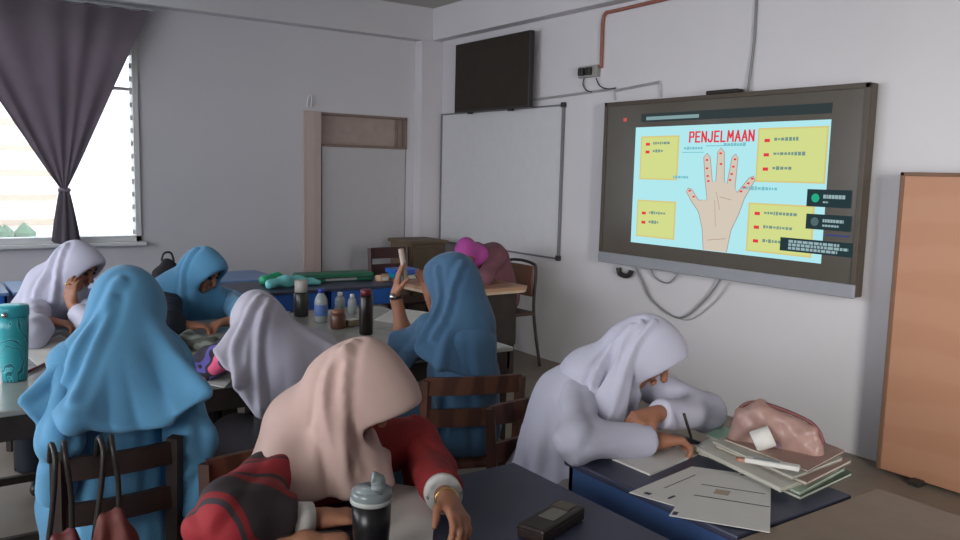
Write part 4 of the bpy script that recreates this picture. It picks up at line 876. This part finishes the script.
# items on the stack
def obox(name, label, cat, c, dims, rot, m, bev=.004, extra=None):
    t = thing(name, label, cat, (c[0], c[1], c[2])); b = NB(); M4 = Matrix.Translation(c) @ Matrix.Rotation(math.radians(rot), 4, 'Z')
    box(b, (-dims[0]/2, -dims[1]/2, 0), (dims[0]/2, dims[1]/2, dims[2]), bev, None, 2); bmesh.ops.transform(b, matrix=M4, verts=b.verts); obj('body' if extra else name.split('_')[-1], b, m, t)
    if extra:
        for (nm, lo, hi, mm) in extra: b = NB(); box(b, lo, hi, .001); bmesh.ops.transform(b, matrix=M4, verts=b.verts); obj(nm, b, mm, t)
    return t
c = PZ(772, 466, ztop); obox('correction_tape', 'white flat correction tape case on top of the book stack', 'stationery', c, (.145, .03, .014), -62, M_paper, .005, [('label', (-.05, -.01, .0142), (.02, .01, .0148), mat('label_grey', (150, 156, 160), .5))])
c = PZ(741, 462, ZT+.0275); obox('eraser', 'small orange eraser at the left of the book stack', 'eraser', c, (.03, .018, .012), -50, mat('orange_eraser', (190, 116, 84), .6), .003, [('sleeve', (-.008, -.0095, -.0003), (.016, .0095, .0125), mat('eraser_sleeve', (196, 150, 128), .6))])
c = PZ(762, 450, ztop-.006); rl = thing('paper_roll', 'small white roll standing tilted against the pink pouch', 'roll', (c.x, c.y, c.z)); b = NB()
ax = V((.5, -.5, .35)).normalized(); cc2 = c+V((0, 0, .034)); tube(b, [cc2-ax*.028, cc2-ax*.027, cc2+ax*.027, cc2+ax*.028], [.03, .032, .032, .03], 28); obj('roll_body', b, M_paper, rl, True)
b = NB(); tube(b, [cc2-ax*.0292, cc2+ax*.0292], .011, 20); obj('core', b, mat('roll_core', (150, 140, 130), .7), rl, True)
# pink pouch: arch profile swept across its depth
a, bq = PZ(738, 447, ZT+.03), PZ(813, 462, ZT+.03); L = (bq-a); L.z = 0; ln = L.length; ld = L.normalized(); nd = V((-ld.y, ld.x, 0)); nd = nd if nd.dot(V((1, 1, 0))) > 0 else -nd
pc = thing('pencil_pouch', 'translucent dusty pink arched pencil pouch leaning by the right wall', 'pouch', tuple((a+bq)/2))
v = Vol(.005); base = (a+bq)/2
v.tri(a+V((0, 0, .03)), a+ld*ln+V((0, 0, .03)), a+ld*ln*.28+V((0, 0, .12)), .026, .03).tri(a+ld*ln+V((0, 0, .03)), a+ld*ln*.28+V((0, 0, .12)), a+ld*ln*.93+V((0, 0, .085)), .026, .03).tri(a+V((0, 0, .03)), a+ld*ln*.04+V((0, 0, .10)), a+ld*ln*.28+V((0, 0, .12)), .026, .03)
v.disp(nz(.004, 60)).plane(tuple(a+V((0, 0, .006))), (0, 0, -1))
obj('pouch_body', v.mesh('pouch_body', 1), mat('dusty_pink_vinyl', (164, 132, 124), .35, noise=.12, scale=25), pc)
b = NB(); tube(b, smoothpts([a+nd*-.0+V((0, 0, .06))-ld*.022, a+V((0, 0, .125))-ld*.0, a+ld*ln*.28+V((0, 0, .15)), a+ld*ln*.93+V((0, 0, .117)), a+ld*ln*1.0+V((0, 0, .06))+ld*.026], 6), .006, 8); obj('zip', b, mat('zip_maroon', (110, 66, 64), .5), pc, True)
b = NB(); q1, q2 = a+ld*ln*.25-nd*.0275, a+ld*ln*.75-nd*.0275; 
prism(b, [tuple(q1.xy), tuple(q2.xy), tuple((q2+nd*.002).xy), tuple((q1+nd*.002).xy)], ZT+.055, ZT+.10); obj('print', b, mat('pouch_print', (130, 104, 112), .5), pc)
# pen in the writing hand
b = NB(); p = PZ(692, 440, .79); q = PZ(684, 414, .89); tube(b, [p, p+(q-p)*.1, p+(q-p)*.12, q], [.001, .004, .0045, .0045], 12)
recenter(tag(obj('pen', b, M_black, None, True), 'black pen held upright in the writing hand at the right', 'pen'))
# pencil in other hands
b = NB(); p = PY(406, 282, 3.03); q = PY(401, 249, 3.03); tube(b, [p, q], .012, 12)
recenter(tag(obj('marker', b, mat('pale_marker', (188, 172, 160), .5), None, True), 'pale thick marker held up by the blue student with raised forearms', 'marker'))
# foreground desk
sheet('worksheet', 'white worksheet on the navy desk in front of the dusty pink hijab student', [(365, 520), (392, 484), (436, 490), (432, 548), (395, 560)], zt, M_paper, cat='paper')
tc_ = PZ(371, 562, ZT); tum = thing('tumbler', 'black tumbler with clear grey spouted lid in the foreground', 'tumbler', tuple(tc_))
zl = PY(371, 497, tc_.y).z; hb_ = zl-.012-ZT
b = NB(); lathe(b, tc_, [(.030, .0), (.034, .002), (.036, .02), (.041, hb_*.6), (.043, hb_)]); obj('cup', b, mat('black_steel', (32, 30, 32), .3, metal=.3), tum, True)
M_lid = mat('clear_grey_lid', (118, 126, 128), .15, noise=.02)
b = NB(); lathe(b, tc_, [(.043, hb_+.001), (.045, hb_+.003), (.045, hb_+.024), (.042, hb_+.03), (.037, hb_+.031), (.034, hb_+.026), (0, hb_+.026)]); obj('lid', b, M_lid, tum, True)
b = NB(); lathe(b, tc_, [(.0456, hb_+.003), (.0464, hb_+.004), (.0464, hb_+.012), (.0456, hb_+.013)]); obj('lid_band', b, mat('lid_band', (166, 168, 166), .35), tum, True)
b = NB(); e = tc_+V((.012, -.006, hb_+.028)); tube(b, smoothpts([e, e+V((.002, 0, .012)), e+V((-.004, 0, .026)), e+V((-.014, .004, .03))], 4), [.017]*4+[.016]*4+[.013]*4+[.008], 14); obj('spout', b, M_lid, tum, True)
c = PZ(552, 526, ZT); obox('pencil_box', 'dark brown pencil box with grey stickers at the corner of the navy desk', 'box', (c.x-.01, c.y-.01, ZT+.001), (.19, .075, .035), 18, mat('brown_tin', (46, 34, 30), .4, noise=.2), .006,
  [('sticker', (-.03, -.025, .0352), (.035, .02, .036), mat('sticker_grey', (112, 108, 100), .5)), ('sticker', (.045, -.02, .0352), (.085, .03, .036), mat('sticker_olive', (88, 82, 66), .5)), ('lid_edge', (-.096, -.0385, .022), (.096, .0385, .024), M_black)])
p, q = PZ(268, 549, .775), PZ(342, 540, .775)
v = Vol(.004); v.chain([p, p.lerp(q, .5), q], [.022, .026, .02], .02).disp(nz(.002, 60)).plane((0, 0, ZT+.001), (0, 0, -1))
pk = thing('pencil_case', 'rounded tan-brown pencil case lying left of the black tumbler', 'pencil case', tuple((p+q)/2-V((0, 0, .02)))); obj('case_body', v.mesh('case_body'), mat('tan_brown_leather', (158, 110, 86), .55), pk)
b = NB(); tube(b, [p+V((0, 0, .0235)), p.lerp(q, .5)+V((0, 0, .0265)), q+V((0, 0, .0215))], .002, 6); obj('zip', b, M_dmetal, pk)
# cyan tumbler on the left table
c = PZ(15, 380, ZT); t = thing('tumbler', 'tall cyan patterned tumbler on the table at the left edge', 'tumbler', tuple(c)); hh = PY(15, 305, c.y).z-ZT
M_cy = ramp_mat('cyan_pattern', [(0, (46, 150, 160)), (.75, (90, 180, 186)), (.9, (26, 100, 116))], (9, 16, 'DIAGONAL'), .35)
b = NB(); lathe(b, c, [(.040, 0), (.044, .004), (.047, .05), (.056, hh*.7), (.057, hh*.86)]); obj('cup', b, M_cy, t, True)
b = NB(); lathe(b, c, [(.058, hh*.862), (.060, hh*.87), (.060, hh*.97), (.057, hh), (0, hh)]); obj('lid', b, mat('cyan_lid', (50, 156, 170), .35), t, True)
b = NB(); bmesh.ops.create_uvsphere(b, u_segments=14, v_segments=8, radius=.012, matrix=Matrix.Translation(c+V((-.03, -.052, hh*.9)))); obj('clasp', b, M_steel, t, True)
b = NB(); tube(b, smoothpts([c+V((-.05, 0, hh*.9)), c+V((-.085, 0, hh*.93)), c+V((-.09, 0, hh*.8)), c+V((-.055, 0, hh*.72))], 5), .007, 8); obj('handle', b, mat('cyan_lid', (50, 156, 170), .35), t, True)
sheet('open_book', 'white sheet lying on the left table below the far left student', [(20, 350), (60, 335), (82, 345), (40, 368)], ZT+.0005, M_paper, cat='paper')
b = NB(); p, q = PZ(28, 372, ZT+.007), PZ(44, 364, ZT+.007); tube(b, [p, q], .006, 10); recenter(tag(obj('pen', b, mat('maroon_pen', (120, 50, 60), .4), None, True), 'short maroon pen beside the cyan tumbler', 'pen'))
def soft(name, label, cat, pts, rad, m, k=.03, amp=.004, h=.006, lvl=None):
    v = Vol(h); v.chain(pts, rad, k).disp(nz(amp, 45, 2))
    if lvl is not None: v.plane((0, 0, lvl), (0, 0, -1))
    return recenter(tag(obj(name, v.mesh(name, 1), m), label, cat))
soft('pencil_pouch', 'dark grey-green cloth pouch lying on the table before the small blue student', 'pouch', [PZ(168, 347, .785), PZ(190, 340, .79), PZ(212, 346, .785), PZ(224, 352, .78)], [.03, .04, .036, .026], mat('grey_green_cloth', (98, 104, 96), .8, rgb2=(60, 62, 58), wave=(6, 5, 'DIAGONAL')), lvl=ZT+.001)
sheet('exercise_book', 'pale exercise book between the two blue hijab students', [(172, 362), (205, 350), (232, 358), (200, 374)], ZT+.0005, mat('pale_khaki_paper', (170, 168, 152), .6), .008, cat='booklet', cover=mat('khaki_cover', (146, 146, 130), .6, noise=.15))
sheet('worksheet', 'white worksheet by the elbow of the stooping student', [(196, 382), (214, 366), (238, 374), (224, 388)], ZT+.0005, M_paper, cat='paper')
# bottles and clutter on the central table
def bottle(label, px, py, r, hgt, mb, mc_, caph=.025, shape=0, name='water_bottle', extra=None, z0=ZT):
    c = PZ(px, py, z0); t = thing(name, label, 'bottle', tuple(c)); b = NB()
    if shape == 0: pr = [(r*.85, 0), (r, .004), (r, hgt*.62), (r*.9, hgt*.7), (r*.5, hgt*.84), (r*.42, hgt-caph)]
    else: pr = [(r*.9, 0), (r, .005), (r, hgt-caph-.012), (r*.8, hgt-caph)]
    lathe(b, c, pr); obj('bottle_body', b, mb, t, True)
    b = NB(); rc_ = r*.5 if shape == 0 else r*.86; lathe(b, c, [(rc_*.9, hgt-caph+.0005), (rc_, hgt-caph+.003), (rc_, hgt-.003), (rc_*.85, hgt)]); obj('cap', b, mc_, t, True)
    if extra: b = NB(); lathe(b, c, [(r*1.005, hgt*.2), (r*1.02, hgt*.21), (r*1.02, hgt*.52), (r*1.005, hgt*.53)]); obj('label_band', b, extra, t, True)
    return t
M_clear = mat('clear_plastic', (150, 156, 158), .15, noise=.03)
bottle('clear water bottle with blue cap and blue label on the central table', 321, 322, .036, .19, M_clear, mat('blue_cap', (34, 62, 150), .4), extra=mat('blue_label', (84, 112, 170), .5))
bottle('dark bottle with tall white cap left of the blue-capped water bottle', 301, 316, .042, .21, mat('smoky_bottle', (48, 50, 46), .3), mat('milky_cap', (176, 170, 164), .5), .07, 1)
bottle('tall very dark bottle on the central table near the raised forearms', 366, 334, .036, .235, mat('black_brown_bottle', (36, 26, 26), .3), mat('maroon_cap', (110, 44, 50), .4), .03, 1)
bottle('short reddish-brown jar among the bottles', 338, 328, .042, .10, mat('red_brown_jar', (88, 56, 44), .35), mat('jar_lid', (128, 84, 66), .4), .02, 1, 'jar')
bottle('small clear bottle behind the brown jar', 340, 312, .03, .12, M_clear, M_paper, .02, 0)
bottle('small clear bottle with white cap left of the tall dark bottle', 352, 314, .026, .12, M_clear, M_paper, .02, 0)
c = PZ(352, 326, ZT); obox('tissue_packet', 'olive-tan packet beside the brown jar', 'packet', tuple(c+V((0, 0, .001))), (.09, .05, .035), 20, mat('olive_tan', (120, 108, 84), .6), .01, [('label', (-.03, -.02, .0352), (.03, .02, .036), M_paper)])
sheet('worksheet', 'white sheet on the central table under the raised forearms', [(374, 320), (395, 308), (440, 314), (430, 330)], ZT+.0005, M_paper, cat='paper')
# back desks
zb = .741
c = PZ(352, 273, zb); obox('long_case', 'long flat green case on the right blue desk at the back', 'case', (2.72, 5.84, zb), (.6, .2, .06), -4, mat('green_case', (30, 104, 78), .45), .012, [('zip', (-.3, -.103, .025), (.3, -.1005, .033), M_black), ('label', (-.1, -.105, .008), (.15, -.1005, .026), M_grey)])
obox('book', 'teal book lying on the wooden table corner under the bright blue folder', 'book', (3.24, 5.66, .7505), (.16, .2, .04), 5, mat('teal_cover', (20, 134, 160), .4), .004, [('pages', (-.0805, -.098, .006), (.078, -.1005, .034), M_edge)])
obox('folder', 'bright blue folder topmost beside the wooden table at the back', 'folder', (3.24, 5.67, .7915), (.22, .2, .035), -4, mat('bright_blue_cover', (24, 96, 190), .4), .006, [('spine', (-.1, -.104, .006), (.1, -.1005, .028), mat('folder_spine', (60, 80, 160), .5))])
obox('tissue_packet', 'small peach packet between the green case and the blue folder', 'packet', (3.03, 5.62, zb), (.09, .07, .05), 10, mat('peach_packet', (196, 160, 130), .6), .012, [('label', (-.03, -.0362, .01), (.03, -.0352, .035), M_paper)])
soft('folded_plastic', 'shiny cyan folded plastic bag on the blue desk at the back', 'bag', [V((2.12, 5.6, zb+.03)), V((2.24, 5.62, zb+.045)), V((2.36, 5.64, zb+.035)), V((2.5, 5.64, zb+.02))], [.035, .04, .035, .025], mat('cyan_film', (120, 206, 208), .2, noise=.1), amp=.006, h=.007, lvl=zb+.001)
soft('plastic_bag', 'small green plastic bag behind the cyan folded plastic', 'bag', [V((2.16, 5.82, zb+.03)), V((2.28, 5.85, zb+.05))], [.04, .035], mat('green_film', (40, 170, 120), .3), amp=.006, h=.007, lvl=zb+.001)
bp = thing('backpack', 'small black backpack behind the blue hijab student at the table', 'backpack', (1.36, 6.3, zb))
c = PY(168, 258, 6.3); v = Vol(.01); v.tri((c.x-.06, 6.32, zb+.05), (c.x+.06, 6.32, zb+.05), (c.x, 6.34, zb+.11), .052, .04).disp(nz(.006, 30)).plane((0, 0, zb+.001), (0, 0, -1)); obj('bag_body', v.mesh('bag_body', 1), mat('black_fabric', (38, 38, 42), .8), bp)
b = NB(); tube(b, smoothpts([(c.x-.04, 6.33, zb+.15), (c.x-.02, 6.33, zb+.205), (c.x+.03, 6.33, zb+.205), (c.x+.05, 6.33, zb+.14)], 5), .008, 8); obj('strap', b, M_black, bp, True)
# handbags hanging on the dark chair
def handbag(label, x, y, ztop_, zbag, m, wd=.12):
    t = thing('handbag', label, 'handbag', (x, y, zbag-.24), 'handbags on the dark chair')
    v = Vol(.007); v.tri((x-wd*.75, y, zbag-.2), (x+wd*.75, y, zbag-.2), (x, y, zbag), .028, .03).tri((x-wd*.75, y, zbag-.2), (x+wd*.75, y, zbag-.2), (x+wd*.4, y, zbag-.05), .03, .03)
    v.disp(lambda X, Y, Z: (.009*np.sin((X-x)*120*(1-.5*np.clip((zbag-Z)/.2, 0, 1))+2)).astype(np.float32)); obj('bag_body', v.mesh('bag_body', 1), m, t)
    for dx in (-.028, .028):
        b = NB(); tube(b, smoothpts([(x+dx-.012, y, zbag-.04), (x+dx*.7, y+.005, (zbag+ztop_)/2), (x+dx*.4, y+.012, ztop_), (x+dx*.5, y+.05, ztop_+.025), (x+dx*.5, y+.085, ztop_-.03)], 5), .007, 6); obj('strap', b, M_black, t, True)
handbag('maroon pleated handbag hanging lower left on the dark chair', .28, 2.105, .90, .70, mat('maroon_leather', (112, 56, 56), .6, noise=.12), .09)
handbag('red-brown pleated handbag hanging beside it nearer the slats of the dark chair', .385, 2.10, .90, .73, mat('red_brown_leather', (118, 66, 60), .6, noise=.12), .09)
